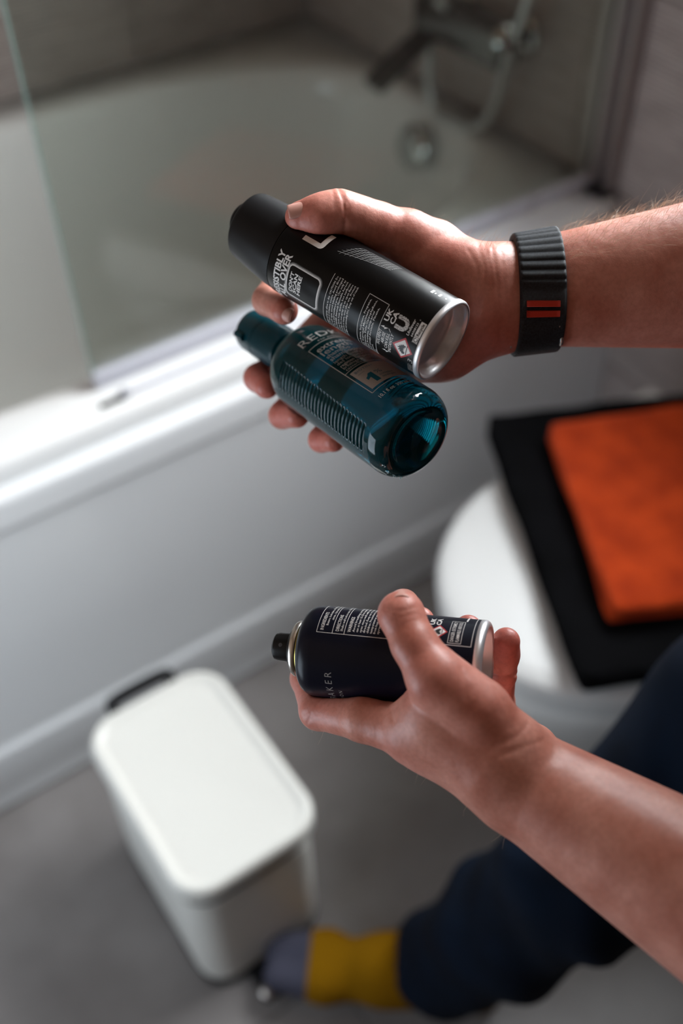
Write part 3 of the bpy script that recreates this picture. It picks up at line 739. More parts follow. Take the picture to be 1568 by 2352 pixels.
    q = P.new(); q.text('3', -22.6, 1.6, 3.2, 2.4, shear=.15); q.text('210', -29.5, 1.6, 2.2, 4.6); q.line([(-30.2, 1.0), (-24.2, 1.0), (-24.2, 4.4), (-30.2, 4.4), (-30.2, 1.0)], .2); q.build('batch_code', M_PRINTG, root)
    # perspective grid artwork on the upper side
    q = P.new()
    for k in range(7):
        t = k/6; q.line([(14.5+t*13, 74.5-t*9), (22.0+t*8, 41.5-t*3)], .10 if k else .16)
    for k in range(11):
        t = k/10; q.line([(13.4+9.5*t, 72.5-31*t), (27.5+3*t, 66-27*t)], .10)
    q.build('grid_artwork', M_PRINTG, root)
    q = P.new()
    for u, z, w, h in [(22.6, 12.4, 3.4, 1.5), (23.2, 10.6, 1.2, .8), (23.0, 7.6, 3.0, 1.3), (23.6, 3.6, 1.0, .9)]: q.poly([(u, z), (u+w, z), (u+w, z+h), (u, z+h)], split=0)
    q.build('small_print', M_PRINT, root)
black_can()

# ---- teal shampoo bottle
def shampoo_bottle():
    B, T = to_world(BOT_B), to_world(BOT_T); up = (T-B)/np.linalg.norm(T-B); P = Print(BOT_B, BOT_T, .0290); P.z0 = 4.6
    root = tag(empty('shampoo_bottle', B), 'clear teal shampoo bottle with ribbed side, lying against the black can in the upper hand', 'bottle')
    m = mat('teal_liquid_plastic', (.0, .21, .27), .04, trans=.955, ior=1.40)
    bsdf(m).inputs['Base Color'].default_value = (.03, .56, .65, 1)
    va = node(m, 'ShaderNodeVolumeAbsorption', Color=(.02, .62, .69, 1), Density=95.0); link(m, va.outputs[0], m.node_tree.nodes['Material Output'].inputs['Volume'])
    zs = np.linspace(.0115, .102, 300)
    low = [(.0050, .0001), (.0048, .008), (.0036, .0150), (.0012, .0178), (.0000, .0200), (.0002, .0222), (.0014, .0245), (.0034, .0264), (.0060, .0278), (.0090, .0287)]
    high = [(z+.0042, r) for z, r in [(.1010, .0289), (.1050, .0284), (.1090, .0272), (.1130, .0249), (.1165, .0217), (.1195, .0182), (.1215, .0156), (.1230, .0140), (.1250, .0128), (.1300, .0126), (.1330, .0124), (.1335, .0060), (.1336, .0001)]]
    prof = low+[(z, .0290) for z in zs]+high
    n = 240; th = np.linspace(-np.pi, np.pi, n, endpoint=False)
    D = np.outer(np.cos(th), P.e1)+np.outer(np.sin(th), P.e2); deg = np.degrees(th)
    rings = []
    for z, r in prof:
        rad = np.full(n, r)
        if .0150 < z < .1015:
            c = -33+(z-.0596)*90
            w = np.clip((19-np.abs(deg-c))/2.5, 0, 1); w2 = np.clip((19-np.abs(deg-(120-c)))/2.5, 0, 1)
            rib = (.5-.5*np.cos(2*np.pi*z/.0034))**1.2
            rad = rad-(w+w2)*.0011*(1-rib)
        rings.append(B+up*z+D*rad[:, None])
    o = loft('bottle_body', rings, m, root, False, False, True, 60)
    bm = bmesh.new(); bm.from_mesh(o.data); bmesh.ops.remove_doubles(bm, verts=bm.verts, dist=1e-5); bmesh.ops.recalc_face_normals(bm, faces=bm.faces); bm.to_mesh(o.data); bm.free()
    mc = mat('teal_cap_plastic', (.0, .036, .050), .25, spec=.4)
    L = BOT_L
    cap = lathe('flip_cap', B, up, [(.1320, .0132), (.1323, .0140), (.1345, .0146), (.1560, .0149), (.1563, .0145), (.1569, .0145), (.1572, .0149), (L-.006, .0149), (L-.0025, .0142), (L-.0008, .0128), (L, .010)], mc, root, 80, EYE-B, True, True)
    nb = 40
    for k in range(1): lathe('cap_lip', B+P.e1*.0125-P.e2*.008+up*(L-.014), up, [(0, .0012), (.0005, .0028), (.009, .0028), (.0098, .0014)], mc, cap, 20)
    ml = mat('silver_label_print', (.50, .49, .46), .38, spec=.6); mw = mat('label_white', (.62, .64, .64), .4)
    q = P.new(); q.text('REDKEN', 7.4, 88.6, 6.2, 46, 'LEFT', -.008, spacing=1.05, split=1.5)
    for (u, w) in ((7.3, 2.6), (13.9, 1.0)): q.line([(u-.2, 88.7), (u+w, 88.7)], .35)
    q.text('5TH AVENUE NYC', 17.5, 84.9, 1.35, 26, 'LEFT', 0, spacing=1.3); q.build('brand_lettering', ml, root)
    q = P.new()
    q.line([(7.8, 83.2), (7.8, 20.4), (53, 20.4), (53, 83.2), (7.8, 83.2)], .5); q.line([(7.8, 46.4), (53, 46.4)], .45); q.build('label_frame', ml, root)
    q = P.new()
    q.text('extreme', 10.6, 75.6, 5.0, 27, 'LEFT', .004, split=1.5); q.text('length', 10.6, 70.3, 5.0, 22.5, 'LEFT', .004, split=1.5)
    for l, z, cap_, w, b in [('shampoo', 66.3, 3.3, 18, .012), ('shampooing', 62.6, 3.3, 25, .012), ('length fortifying/', 59.0, 2.6, 26, -.006), ('des longueurs', 56.0, 2.6, 22, -.006), ('regimen for/gamme pour', 52.8, 2.5, 33, .012), ('breakage prone hair', 50.1, 2.4, 27, -.004), ('cassants', 47.6, 2.2, 12, -.004)]:
        q.text(l, 10.6, z, cap_, w, 'LEFT', b, split=2)
    q.build('label_text', ml, root)
    q = P.new(); q.poly([(9.9, 22.7), (50, 22.7), (50, 44.2), (9.9, 44.2)], .00008, 1.2); pan = q.build('pearl_panel', mat('pearl_panel_print', (.42, .37, .34), .4, spec=.6), root)
    mt = mat('teal_print', (.0, .11, .17), .5); q = P.new()
    q.text('BIOTIN+', 12.0, 40.6, 2.0, 13, 'LEFT', 0, spacing=1.1, lift=.00016); q.line([(12, 38.6), (17, 38.6)], .2, .00016)
    q.poly([(16.0, 25.4), (19.2, 25.4), (19.2, 35.4), (16.6, 35.4), (15.2, 33.6), (13.4, 32.6), (13.4, 30.2), (16.0, 31.4)], .00016, 1.5); q.text('%', 20.6, 31.8, 3.4, 4.6, 'LEFT', 0, lift=.00016)
    q.text('complex', 21.0, 28.6, 1.9, 10, lift=.00016); q.text('strength', 21.0, 25.8, 1.9, 10, lift=.00016); q.build('panel_text', mt, pan)
    q = P.new(); q.text('10.1 fl oz  300 ml \u212E', 8.2, 13.0, 2.7, 24.5, 'LEFT', .016, split=2); q.build('volume_text', mw, root)
    # bubbles caught along the base edge
    V, F = [], []; rnd = random.Random(9); bmb = bmesh.new()
    for k in range(150):
        a = math.radians(rnd.uniform(18, 100) if k < 85 else rnd.uniform(-120, -62)); z = rnd.uniform(.0035, .0125) if k < 85 else rnd.uniform(.001, .006)
        r = np.interp(z, [x for x, y in low], [y for x, y in low])
        r = {True: .0272, False: .0262}[z > .005]-rnd.uniform(0, .0012)
        p = B+up*z+P.e1*r*math.cos(a)+P.e2*r*math.sin(a)
        bmesh.ops.create_icosphere(bmb, subdivisions=1, radius=rnd.uniform(.0002, .0006), matrix=Matrix.Translation(p))
    ob = bm_obj('bubbles', bmb, mat('bubble_air', (.55, .95, 1), .02, trans=1, ior=1.0/1.33), root, True); ob['kind'] = 'stuff'
shampoo_bottle()

# ---- navy body spray can
def navy_can():
    B, T = to_world(NAV_B), to_world(NAV_T); up = (T-B)/np.linalg.norm(T-B); P = Print(NAV_B, NAV_T, .0264); L = NAV_L
    root = tag(empty('body_spray_can', B), 'dark navy spray can without its cap, black nozzle showing, held in the lower hand', 'spray can')
    mn = mat('navy_lacquer', (.004, .0055, .015), .30, spec=.26)
    lathe('can_body', B, up, [(.0012, .0263), (.0020, .0264), (.0930, .0264), (.0960, .0262), (.0985, .0255), (.1010, .0240), (.1028, .0215), (.1040, .0185), (.1042, .0160)], mn, root, 96, EYE-B, False, False, sharp=None)
    lathe('base_rim', B, up, [(.0014, .0262), (.0012, .0266), (-.0012, .0265), (-.0026, .0257), (-.0034, .0243), (-.0034, .0232), (-.0022, .0222), (.0020, .0215), (.0048, .0195), (.0070, .0120), (.0075, .0001)], M_SILVER, root, 96, EYE-B, False, False, sharp=None)
    lathe('valve_cup', B, up, [(.1032, .0150), (.1036, .0158), (.1044, .0163), (.1052, .0160), (.1056, .0152)], mat('brass_lacquer', (.50, .42, .12), .3, 1), root, 80, EYE-B)
    lathe('valve_ring', B, up, [(.1056, .0150), (.1058, .0160), (.1066, .0164), (.1082, .0163), (.1092, .0156), (.1095, .0140)], mat('satin_steel', (.66, .63, .58), .3, 1), root, 80, EYE-B)
    lathe('nozzle_collar', B, up, [(.1092, .0122), (.1105, .0122), (.1118, .0112), (.1122, .0090)], M_BLACKPL, root, 60, EYE-B)
    nz = lathe('spray_nozzle', B, up, [(.1110, .0082), (.1114, .0086), (L-.0030, .0083), (L-.0010, .0078), (L, .0066)], M_BLACKPL, root, 60, EYE-B)
    lathe('spray_hole', B+up*(L-.006)+P.e1*.0080+P.e2*.001, P.e1, [(0, .0008), (.0004, .0012), (.0005, .0004)], M_PRINTD, nz, 16)
    q = P.new()
    q.line([(46, 90.6), (10.6, 90.6), (10.4, 3.2), (46, 3.2)], .3)
    for z in (81.5, 74.6): q.line([(10.6, z), (46, z)], .3)
    q.line([(11.6, 16.2), (11.6, 9.0), (29, 9.0), (29, 16.2), (11.6, 16.2)], .25); q.line([(30, 8.4), (42, 8.4)], .9); q.build('frame_lines', M_PRINT, root)
    q = P.new()
    q.text('INGREDIENTS', 12.2, 86.9, 1.9, 14, 'LEFT', .012); q.text('DIRECTIONS', 12.2, 77.9, 1.9, 12.5, 'LEFT', .012); q.text('WARNINGS', 12.2, 71.0, 1.9, 11.5, 'LEFT', .012)
    small = [('Butane, Isobutane, Alcohol denat,', 15.5, 84.8, 26), ('citrate, Citronellol, Limonene', 19.5, 82.6, 22), ('Shake well before use. Hold can', 12.4, 75.8, 26)]
    warn = ['Avoid breathing spray. Hold', 'can at least 15-20cm away from', 'eyes; rinse well with water if', 'directed. Keep out of reach of', 'children. Pressurised container:', 'temperatures exceeding 50C', 'from heat, hot surfaces, flame', 'spray on an open flame']
    small += [(l, 12.6, 68.9-2.0*k, 27) for k, l in enumerate(warn)]
    for l, u, z, w in small: q.text(l, u, z, 1.25, w, 'LEFT', .012, res=1)
    q.text('UK', 23.5, 25.6, 2.6, 7.2, 'LEFT', .03); q.text('CA', 23.5, 22.0, 2.6, 7.2, 'LEFT', .03)
    q.text('DANGER: EXTREMELY', 12.6, 13.2, 1.9, 15.6, 'LEFT', .004); q.text('FLAMMABLE AEROSOL', 12.6, 10.2, 1.9, 15.6, 'LEFT', .004)
    q.build('lettering', M_PRINT, root)
    q = P.new(); q.text('TED BAKER', -11.6, 79.8, 4.1, 44, 'RIGHT', -.012, spacing=1.5, split=1.5); q.text('LONDON', -24.4, 74.6, 2.2, 19, 'RIGHT', -.01, spacing=1.5); q.build('brand_lettering', M_PRINTG, root)
    q = P.new(); q.line([(-33+6.5*math.cos(t), 57+6.5*math.sin(t)) for t in np.linspace(0, 2*math.pi, 40)], .4); q.build('round_emblem', M_PRINTD, root)
    hazard(P, root, 18.6, 22.2, 5.0)
navy_can()
# ------------------------------------------------------------------ person
def skin_material():
    m = mat('skin', (.55, .26, .185), .40, spec=.5)
    p = bsdf(m)
    p.inputs['Subsurface Weight'].default_value = .20; p.inputs['Subsurface Radius'].default_value = (1.0, .32, .18); p.inputs['Subsurface Scale'].default_value = .0045
    at = node(m, 'ShaderNodeAttribute', attribute_name='red')
    tc = node(m, 'ShaderNodeTexCoord')
    n1 = node(m, 'ShaderNodeTexNoise', Scale=38, Detail=4); link(m, tc.outputs['Object'], n1.inputs['Vector'])
    n2 = node(m, 'ShaderNodeTexNoise', Scale=420, Detail=2); link(m, tc.outputs['Object'], n2.inputs['Vector'])
    c1 = node(m, 'ShaderNodeValToRGB'); c1.color_ramp.elements[0].color = (.50, .172, .118, 1); c1.color_ramp.elements[1].color = (.73, .335, .26, 1)
    c1.color_ramp.elements[0].position = .32; c1.color_ramp.elements[1].position = .68; link(m, n1.outputs['Fac'], c1.inputs[0])
    mx = node(m, 'ShaderNodeMix', data_type='RGBA'); link(m, at.outputs['Fac'], mx.inputs['Factor']); link(m, c1.outputs[0], mx.inputs['A'])
    mx.inputs['B'].default_value = (.66, .18, .145, 1)
    m2 = node(m, 'ShaderNodeMix', data_type='RGBA'); m2.blend_type = 'MULTIPLY'; m2.inputs['Factor'].default_value = .25
    c2 = node(m, 'ShaderNodeValToRGB'); c2.color_ramp.elements[0].color = (.6, .55, .52, 1); c2.color_ramp.elements[0].position = .35; c2.color_ramp.elements[1].position = .6
    link(m, n2.outputs['Fac'], c2.inputs[0]); link(m, mx.outputs['Result'], m2.inputs['A']); link(m, c2.outputs[0], m2.inputs['B']); link(m, m2.outputs['Result'], p.inputs['Base Color'])
    v = node(m, 'ShaderNodeTexVoronoi', Scale=1100); v.feature = 'DISTANCE_TO_EDGE'; link(m, tc.outputs['Object'], v.inputs['Vector'])
    b1 = bump(m, v.outputs['Distance'], .13, .0004)
    n3 = node(m, 'ShaderNodeTexNoise', Scale=130, Detail=5); link(m, tc.outputs['Object'], n3.inputs['Vector'])
    bump(m, n3.outputs['Fac'], .32, .0014, b1)
    return m
M_SKIN = skin_material()
M_NAIL = mat('fingernail', (.70, .37, .31), .34, spec=.4, coat=.08)
PERSON = tag(empty('person', (.68, .14, 0)), 'person in navy trousers and a yellow sock, holding bottles and spray cans in both hands', 'person')

def fine_arm(fn, h, reds):
    f, D = fn(h); V, Q = surface(D, f.lo.astype(float), h)
    red = np.zeros(len(V))
    for (x, y, d, r, k) in reds:
        red = np.maximum(red, k*np.exp(-(np.linalg.norm(V-px(x, y, d), axis=1)/(r*.001))**2))
    return f, D, to_world(V), Q, red
RF, RD, RV, RQ, RR = fine_arm(right_arm, .00085, [(700, 505, .61, 18, .55), (780, 470, .61, 12, .4), (652, 713, .65, 14, .5), (600, 880, .70, 24, .9), (655, 955, .69, 22, .9), (745, 1012, .68, 22, .9), (1000, 640, .625, 34, .3), (1120, 800, .63, 30, .5), (930, 545, .63, 25, .3)])
LF, LD, LV, LQ, LR = fine_arm(left_arm, .00085, [(920, 1395, .56, 18, .6), (1163, 1480, .60, 18, .95), (1160, 1570, .61, 14, .6), (1070, 1430, .61, 16, .8), (970, 1420, .62, 14, .6), (1000, 1540, .54, 24, .35), (700, 1600, .62, 22, .5), (740, 1640, .60, 20, .35), (930, 1740, .57, 22, .3), (1080, 1560, .54, 25, .3)])

def coarse_body():
    h = .008; f = Field((.05, -.42, -.02), (1.12, .46, 1.76), h); D = f.blank()
    V3 = lambda *a: np.array(a)
    wr_, wl_ = to_world(px(1650, 624, .647)), to_world(px(1655, 2078, .512))
    eR, eL, sR, sL = V3(.63, .25, 1.075), V3(.300, -.075, .975), V3(.80, .36, 1.36), V3(.50, -.02, 1.30)
    def limb(pts, k): f.chain(D, pts, k)
    limb([(wr_, .040), (eR, .043), ((eR+sR)/2, .050), (sR, .058)], .02)
    limb([(wl_, .039), (eL, .043), ((eL+sL)/2, .050), (sL, .058)], .02)
    f.cone(D, V3(.71, .13, .95), V3(.69, .19, 1.22), .135, .150, .05); f.cone(D, sR, sL, .07, .07, .05)
    limb([(V3(.66, .15, 1.36), .058), (V3(.64, .18, 1.46), .055)], .03)
    # head: skull, jaw, nose, ears; the face looks down at the hands
    hc = V3(.615, .205, 1.575); fw = V3(-.62, .66, -.42); fw /= np.linalg.norm(fw); rt = np.cross(fw, V3(0, 0, 1)); rt /= np.linalg.norm(rt); hu = np.cross(rt, fw)
    f.cone(D, hc+hu*.015-fw*.015, hc+hu*.01+fw*.02, .083, .078, .03); f.cone(D, hc-hu*.02+fw*.03, hc-hu*.075+fw*.055, .062, .036, .03)
    f.cone(D, hc+fw*.096-hu*.0, hc+fw*.112-hu*.035, .009, .014, .012)
    for s in (-1, 1): f.cone(D, hc+rt*s*.078-hu*.0, hc+rt*s*.080-hu*.035, .014, .010, .008)
    for pts in LEGS: f.chain(D, [(p, r-.012) for p, r in pts], .03)
    return surface(D, f.lo.astype(float), h, 3)
LEG_L = [(np.array(p), r) for p, r in (((.640, .075, .90), .105), ((.545, .190, .70), .090), ((.430, .238, .50), .072), ((.396, .290, .30), .067), ((.363, .348, .110), .065))]
LEG_R = [(np.array(p), r) for p, r in (((.80, .18, .90), .105), ((.90, .13, .70), .088), ((.96, .10, .50), .070), ((.99, .06, .30), .062), ((1.0, .03, .10), .060))]
LEGS = (LEG_L, LEG_R)
def build_body():
    CV, CQ = coarse_body()
    V = np.concatenate([RV, LV, CV]); Q = np.concatenate([RQ, LQ+len(RV), CQ+len(RV)+len(LV)])
    o = mesh('body', V, Q, M_SKIN, PERSON)
    a = o.data.attributes.new('red', 'FLOAT', 'POINT'); a.data.foreach_set('value', np.concatenate([RR, LR, np.zeros(len(CV))]).astype(np.float32))
    return o
BODY = build_body()

def nail(center, along, normal, length, width, name='fingernail', curve=.9):
    """a curved nail plate: center on the skin, along = towards the tip"""
    c = to_world(center); a = RC @ np.array(along, float); a /= np.linalg.norm(a); n = RC @ np.array(normal, float); n = n-n@a*a; n /= np.linalg.norm(n); w = np.cross(n, a)
    nu, nv = 18, 16; top = []
    R = width/2/curve
    for i in range(nu):
        s = i/(nu-1)*2-1
        for j in range(nv):
            t = j/(nv-1)*2-1
            e = (1-max(abs(s)-.55, 0)**2*1.6) if s < 0 else (1-max(s-.7, 0)**2*1.2)
            th = t*curve*e
            lift = .00035*(1-t**6)*(1-abs(s)**8)-(s*.5)**2*.0008
            p = c+a*(s*length/2)+w*(R*math.sin(th))+n*(R*(math.cos(th)-1)+lift)
            top.append(p)
    top = np.array(top); bot = top-n*.0011
    F = [tuple(f) for f in grid_faces(nu, nv, False)]; k = nu*nv
    F2 = [tuple(i+k for i in f[::-1]) for f in F]
    bd = [j for j in range(nv)]+[i*nv+nv-1 for i in range(1, nu)]+[(nu-1)*nv+j for j in range(nv-2, -1, -1)]+[i*nv for i in range(nu-2, 0, -1)]
    F3 = [(b, a_, a_+k, b+k) for a_, b in zip(bd, bd[1:]+bd[:1])]
    return mesh(name, np.concatenate([top, bot]), F+F2+F3, M_NAIL, PERSON)
# where the skin is, along a viewing ray of the field
def skin_depth(f, D, x, y, d0, d1):
    for d in np.arange(d0, d1, .0003):
        i = np.round((px(x, y, d)-f.lo)/f.h).astype(int)
        if (i >= 0).all() and (i < f.n).all() and D[tuple(i)] < 0: return d
    return None
def nails():
    def place(f, D, x, y, d0, d1, along, length, width, sink, tangent=0.0):
        c = px(x, y, skin_depth(f, D, x, y, d0, d1) or (d0+d1)/2)
        def val(p):
            i = np.round((p-f.lo)/f.h).astype(int); return float(D[tuple(np.clip(i, 0, f.n-1))])
        e = .0022; g = np.array([val(c+e*v)-val(c-e*v) for v in np.eye(3)]); g = g/np.linalg.norm(g)
        a = np.array(along, float); a = a/np.linalg.norm(a); a = a-tangent*(a@g)*g
        nail(c-g*sink, a, g, length, width)
    place(RF, RD, 692, 471, .56, .68, (-1, .22, .05), .0170, .0126, .0001)
    place(RF, RD, 647, 720, .60, .72, (.86, .42, -.25), .0115, .0104, .0002)
    place(LF, LD, 921, 1358, .50, .66, (.03, -.15, 1), .0110, .0120, .0004, 1.0)
nails()

# arm hair: short fair hairs along the lit edge of the right forearm and the hand edges
def hairs():
    cu = bpy.data.curves.new('arm_hair', 'CURVE'); cu.dimensions = '3D'; cu.bevel_depth = .00006; cu.bevel_resolution = 0
    rnd = np.random.default_rng(3)
    V = np.concatenate([RV, LV]); Q = np.concatenate([RQ, LQ+len(RV)])
    N = np.zeros_like(V); fn = np.cross(V[Q[:, 2]]-V[Q[:, 0]], V[Q[:, 3]]-V[Q[:, 1]])
    for i in range(4): np.add.at(N, Q[:, i], fn)
    N /= np.maximum(np.linalg.norm(N, axis=1, keepdims=True), 1e-12)
    Pc = (V-EYE) @ RC; X = 784+2400*Pc[:, 0]/Pc[:, 2]; Y = 1176+2400*Pc[:, 1]/Pc[:, 2]; Nc = N @ RC
    isr = np.arange(len(V)) < len(RV)
    zones = [(isr & (X > 1282) & (X < 1600) & (Nc[:, 1] < -.55) & (Nc[:, 2] < .5), 420, .0120, (1, -.15, 0)),
             (isr & (X > 1282) & (X < 1600) & (Nc[:, 1] < -.2) & (Nc[:, 1] > -.6) & (Nc[:, 2] < 0), 160, .008, (1, .1, 0)),
             (isr & (X > 1080) & (X < 1168) & (Nc[:, 1] < -.6), 40, .007, (.7, -.5, 0)),
             (isr & (X > 940) & (X < 1080) & (Nc[:, 1] < -.8) & (Y < 560), 16, .004, (.7, -.6, 0)),
             (~isr & (X > 700) & (X < 1250) & (Nc[:, 1] > .75) & (Y > 1600), 22, .006, (-.5, .7, 0)),
             ]
    for m, n, L, dr in zones:
        I = np.flatnonzero(m)
        if not len(I): continue
        for k in rnd.choice(I, n):
            p = V[k]; nn = N[k]; dd = RC @ (np.array(dr)+rnd.normal(0, .35, 3)); l = L*rnd.uniform(.5, 1.35)
            sp = cu.splines.new('POLY'); sp.points.add(5); cv = RC @ rnd.normal(0, .5, 3)
            for j in range(6):
                t = j/5; q = p+l*(nn*(t*.75-.35*t*t)+dd*(.25*t+.55*t*t)+cv*.5*t*t)
                sp.points[j].co = (*q, 1); sp.points[j].radius = 1-.75*t
    o = bpy.data.objects.new('arm_hair', cu); C.objects.link(o); o.parent = PERSON; o.matrix_parent_inverse = PERSON.matrix_world.inverted()
    m = mat('fair_hair', (.95, .74, .54), .4); cu.materials.append(m); o['kind'] = 'stuff'
hairs()

# trousers, sock
M_DENIM = mat('navy_twill', (.006, .016, .045), .85, spec=.15)
def denim():
    tc = node(M_DENIM, 'ShaderNodeTexCoord'); wv = node(M_DENIM, 'ShaderNodeTexWave', Scale=330, Distortion=.6); wv.bands_direction = 'DIAGONAL'
    link(M_DENIM, tc.outputs['Object'], wv.inputs['Vector']); bump(M_DENIM, wv.outputs['Fac'], .5, .0012)
    vary(M_DENIM, (.0003, .0024, .008), (.0007, .006, .018), 16, 4)
denim()
def trousers():
    h = .0055; f = Field((.26, -.08, .02), (1.13, .50, 1.06), h); D = f.blank()
    for pts in LEGS: f.chain(D, pts, .04)
    f.cone(D, np.array((.66, .09, .93)), np.array((.78, .17, .93)), .115, .115, .05)
    f.cone(D, np.array((.71, .13, .93)), np.array((.69, .10, 1.02)), .145, .142, .04)
    ax = [f.lo[i]+h*np.arange(f.n[i]) for i in range(3)]
    G = np.stack(np.meshgrid(*ax, indexing='ij'), -1)
    # hems: cut square to the shin
    for pts in LEGS:
        a, b = pts[-2][0], pts[-1][0]; n = (b-a)/np.linalg.norm(b-a); near = np.linalg.norm(G-b, axis=-1) < .14
        D = np.where(near, np.maximum(D, (G-b)@n), D)
    D = np.maximum(D, G[..., 2]-1.02)
    D = D+.0020*np.sin(G[..., 2]*38+5*np.sin(G[..., 0]*15)+5*np.sin(G[..., 1]*17))+.0022*np.sin(G[..., 0]*45+G[..., 2]*30+3*np.sin(G[..., 1]*20))
    V, Q = surface(D.astype(np.float32), f.lo.astype(float), h, 3)
    return mesh('trousers', V, Q, M_DENIM, PERSON)
trousers()
def shirt():
    h = .012; f = Field((.2, -.4, .85), (1.1, .55, 1.55), h); D = f.blank()
    f.cone(D, np.array((.71, .13, .93)), np.array((.69, .19, 1.22)), .155, .172, .05); f.cone(D, np.array((.80, .36, 1.36)), np.array((.50, -.02, 1.30)), .082, .082, .05)
    f.cone(D, np.array((.80, .36, 1.36)), np.array((.735, .32, 1.24)), .078, .074, .03); f.cone(D, np.array((.50, -.02, 1.30)), np.array((.42, -.042, 1.17)), .078, .074, .03)
    V, Q = surface(D, f.lo.astype(float), h, 3); return mesh('shirt', V, Q, mat('dark_cotton', (.03, .035, .05), .9), PERSON)
shirt()
def head_hair():
    h = .006; f = Field((.44, .04, 1.42), (.80, .38, 1.72), h); D = f.blank()
    V3 = lambda *a: np.array(a); hc = V3(.615, .205, 1.575); fw = V3(-.62, .66, -.42); fw /= np.linalg.norm(fw); rt = np.cross(fw, V3(0, 0, 1)); rt /= np.linalg.norm(rt); hu = np.cross(rt, fw)
    f.cone(D, hc+hu*.018-fw*.022, hc+hu*.016+fw*.018, .090, .084, .03)
    ax = [f.lo[i]+h*np.arange(f.n[i]) for i in range(3)]; G = np.stack(np.meshgrid(*ax, indexing='ij'), -1)-hc
    D = np.maximum(D, -(G@hu)+.55*(G@fw)-.012)          # hairline from the brow to the nape
    D = D+.0012*np.sin(G[..., 0]*260+G[..., 2]*90)*np.sin(G[..., 1]*230)
    V, Q = surface(D.astype(np.float32), f.lo.astype(float), h, 2)
    return mesh('hair', V, Q, mat('brown_hair', (.06, .035, .02), .55), PERSON)
head_hair()
def sock_foot():
    h = .0035; f = Field((.12, .22, -.005), (.50, .58, .24), h); D = f.blank()
    V3 = lambda *a: np.array(a)
    toe, ball, mid, heel, ank, shin = V3(.208, .488, .044), V3(.255, .447, .050), V3(.315, .395, .066), V3(.408, .322, .036), V3(.372, .346, .095), V3(.385, .325, .20)
    side = np.array((.63, .78, 0))
    f.cone(D, toe+side*.018, ball+side*.024, .021, .026, .015); f.cone(D, toe-side*.016, ball-side*.020, .019, .026, .015)
    f.cone(D, ball+side*.010, mid, .028, .038, .02); f.cone(D, ball-side*.012, heel, .026, .032, .02); f.cone(D, mid, heel, .040, .033, .02); f.cone(D, mid, ank, .040, .044, .02); f.cone(D, ank, shin, .044, .045, .02)
    V, Q = surface(D, f.lo.astype(float), h, 3)
    m = mat('knitted_sock', (.5, .3, .01), .95, spec=.1)
    tc = node(m, 'ShaderNodeAttribute', attribute_name='toe'); cr = node(m, 'ShaderNodeValToRGB'); cr.color_ramp.interpolation = 'CONSTANT'
    cr.color_ramp.elements[0].color = (.06, .06, .085, 1); cr.color_ramp.elements[1].position = .5; cr.color_ramp.elements[1].color = (.21, .098, .0015, 1)
    link(m, tc.outputs['Fac'], cr.inputs[0]); link(m, cr.outputs[0], bsdf(m).inputs['Base Color']); noise_bump(m, 500, .6, .002)
    o = mesh('sock', V, Q, m, PERSON); n = (heel-toe)/np.linalg.norm(heel-toe)
    a = o.data.attributes.new('toe', 'FLOAT', 'POINT'); a.data.foreach_set('value', np.clip(.5+((V-toe)@n-.040)*200, 0, 1).astype(np.float32))
    o['label'] = 'yellow sock with a grey toe'
sock_foot()
def right_sock():
    h = .006; f = Field((.80, -.12, -.01), (1.12, .24, .2), h); D = f.blank(); V3 = lambda *a: np.array(a)
    f.cone(D, V3(.86, .155, .032), V3(.93, .08, .042), .030, .038, .02); f.cone(D, V3(.93, .08, .042), V3(1.02, .01, .036), .038, .036, .02); f.cone(D, V3(1.0, .03, .05), V3(1.0, .03, .16), .044, .044, .02)
    V, Q = surface(D, f.lo.astype(float), h, 3); o = mesh('sock', V, Q, bpy.data.materials['knitted_sock'], PERSON)
    a = o.data.attributes.new('toe', 'FLOAT', 'POINT'); a.data.foreach_set('value', np.ones(len(V), np.float32))
right_sock()

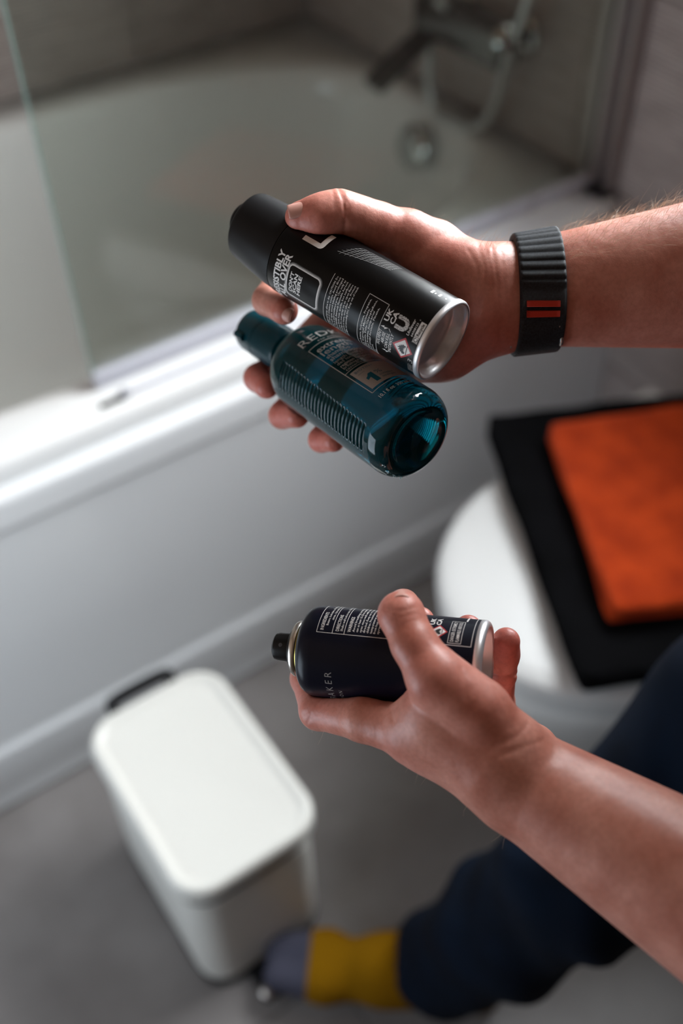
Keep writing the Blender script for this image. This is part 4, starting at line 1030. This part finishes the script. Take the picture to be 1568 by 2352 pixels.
# ------------------------------------------------------------------ wrist watch (worn on the right wrist, strap clasp towards the viewer)
def watch():
    cw = px(1221, 672, .642); root = tag(empty('wrist_watch', to_world(cw)), 'dark ribbed textile strap of a wrist watch with two red stripes', 'watch')
    n = 360; th = np.linspace(0, 2*np.pi, n, endpoint=False)
    def radius(x):
        c = px(x, 672, .642); out = np.zeros(n)
        for i, t in enumerate(th):
            dv = np.array([0, math.cos(t), math.sin(t)])
            rr = np.arange(.012, .05, .0004); P = c+rr[:, None]*dv; I = np.round((P-RF.lo)/RF.h).astype(int)
            ok = ((I >= 0) & (I < RF.n)).all(1); val = np.full(len(rr), .01); val[ok] = RD[tuple(I[ok].T)]
            k = np.argmax(val > 0); out[i] = rr[k]
        return out
    radL, radR = radius(1182), radius(1266)
    for _ in range(14): radL, radR = [(np.roll(q, 1)+q+np.roll(q, -1))/3 for q in (radL, radR)]
    rad = (radL+radR)/2
    cdir = np.stack([np.zeros(n), np.cos(th), np.sin(th)], 1)
    # arc length for the rib pitch, starting at the top of the wrist in view
    arc = np.cumsum(rad*2*np.pi/n)
    rib = np.abs(np.sin(np.pi*arc/.0050))**.6
    ribbed = np.clip((-np.cos(th)+.12)/.15, 0, 1)            # ribs on the upper two thirds of the view
    def ring(s, lift, ribs):
        # s in 0..1 across the strap
        x0, x1 = 1170+9*(np.cos(th)+1)/2*1.0, 1270+12*(np.cos(th)+1)/2
        d = .642
        X = ((x0*(1-s)+x1*s)-784)*d/2400
        r = radL*(1-s)+radR*s+.0006+lift+ribs*(.0014*rib*ribbed-.0002)
        base = np.stack([X, np.full(n, (672-1176)*d/2400), np.full(n, d)], 1)
        return to_world(base+cdir*r[:, None])
    m = mat('woven_strap', (.016, .018, .022), .6, spec=.5)
    tc = node(m, 'ShaderNodeTexCoord'); wv = node(m, 'ShaderNodeTexWave', Scale=1300); wv.bands_direction = 'DIAGONAL'; link(m, tc.outputs['Object'], wv.inputs['Vector'])
    bump(m, wv.outputs['Fac'], .6, .0006); vary(m, (.009, .011, .014), (.030, .035, .046), 900, 2)
    R = [ring(0, -.0005, 0), ring(0, .0006, 0), ring(0, .0018, .5), ring(.02, .0024, 1), ring(.06, .0026, 1)]+[ring(s, .0026, 1) for s in np.linspace(.1, .9, 9)]+[ring(.94, .0026, 1), ring(.98, .0024, 1), ring(1, .0018, .5), ring(1, .0006, 0), ring(1, -.0005, 0)]
    loft('strap', R, m, root, False, False)
    def stripe(yc, half):
        # strip on the viewer's side at image height yc
        y = (yc-672)*.62/2400; k = int(np.argmin(np.where(np.sin(th) < 0, np.abs(np.cos(th)*rad-y), 9))); ks = [(k+j) % n for j in range(-half, half+1)]
        S = [0.13+.72*j/8 for j in range(9)]; V = []
        for s in S:
            rg = ring(s, .0034, 0); V.append(rg[ks])
        rg0 = [ring(s, .0018, 0)[ks] for s in S]
        q = len(ks); top = np.concatenate(V); bot = np.concatenate(rg0); F = [tuple(f) for f in grid_faces(9, q, False)]
        K = len(top); bd = list(range(q))+[i*q+q-1 for i in range(1, 9)]+[8*q+j for j in range(q-2, -1, -1)]+[i*q for i in range(7, 0, -1)]
        F += [(a, b, b+K, a+K) for a, b in zip(bd, bd[1:]+bd[:1])]
        st = mesh('stripe', np.concatenate([top, bot]), F, M_REDSTRIPE, root); st['label'] = 'red stripe'
    stripe(717, 3); stripe(736, 3)
    # titanium hook ends beside the strap
    mt = mat('titanium', (.55, .54, .52), .3, 1)
    for (x, y0, y1) in ((1169, 757, 780), (1284, 743, 758), (1289, 773, 791), (1172, 789, 800)):
        d0 = .617+max(0, (y0-740))*.00022; pts = [px(x-3, y0, d0+.004), px(x, y0+3, d0+.0015), px(x, y1-3, d0+.004), px(x-3, y1, d0+.008)]
        tube('hook', to_world(np.array(smooth_path(pts, 5))), .0012, mt, root, 10)
    # case on the far side of the wrist
    k = int(np.argmax(np.sin(th))); c = px(1221, 672, .642)+np.array([0, 0, rad[k]+.0035])
    rings = []
    for z, sh in ((0, .0), (.001, .0015), (.006, .002), (.0095, .0010), (.0105, -.002)):
        P = rrect(0, 0, .018+sh, .0205+sh, .009, z, 8); rings.append(to_world(c+P))
    loft('watch_case', rings, mt, root); rings = [to_world(c+rrect(0, 0, .0155, .018, .007, z, 8)) for z in (.0100, .0112)]
    loft('watch_glass', rings, mat('dark_watch_glass', (.005, .005, .006), .05, coat=.5), root)
watch()
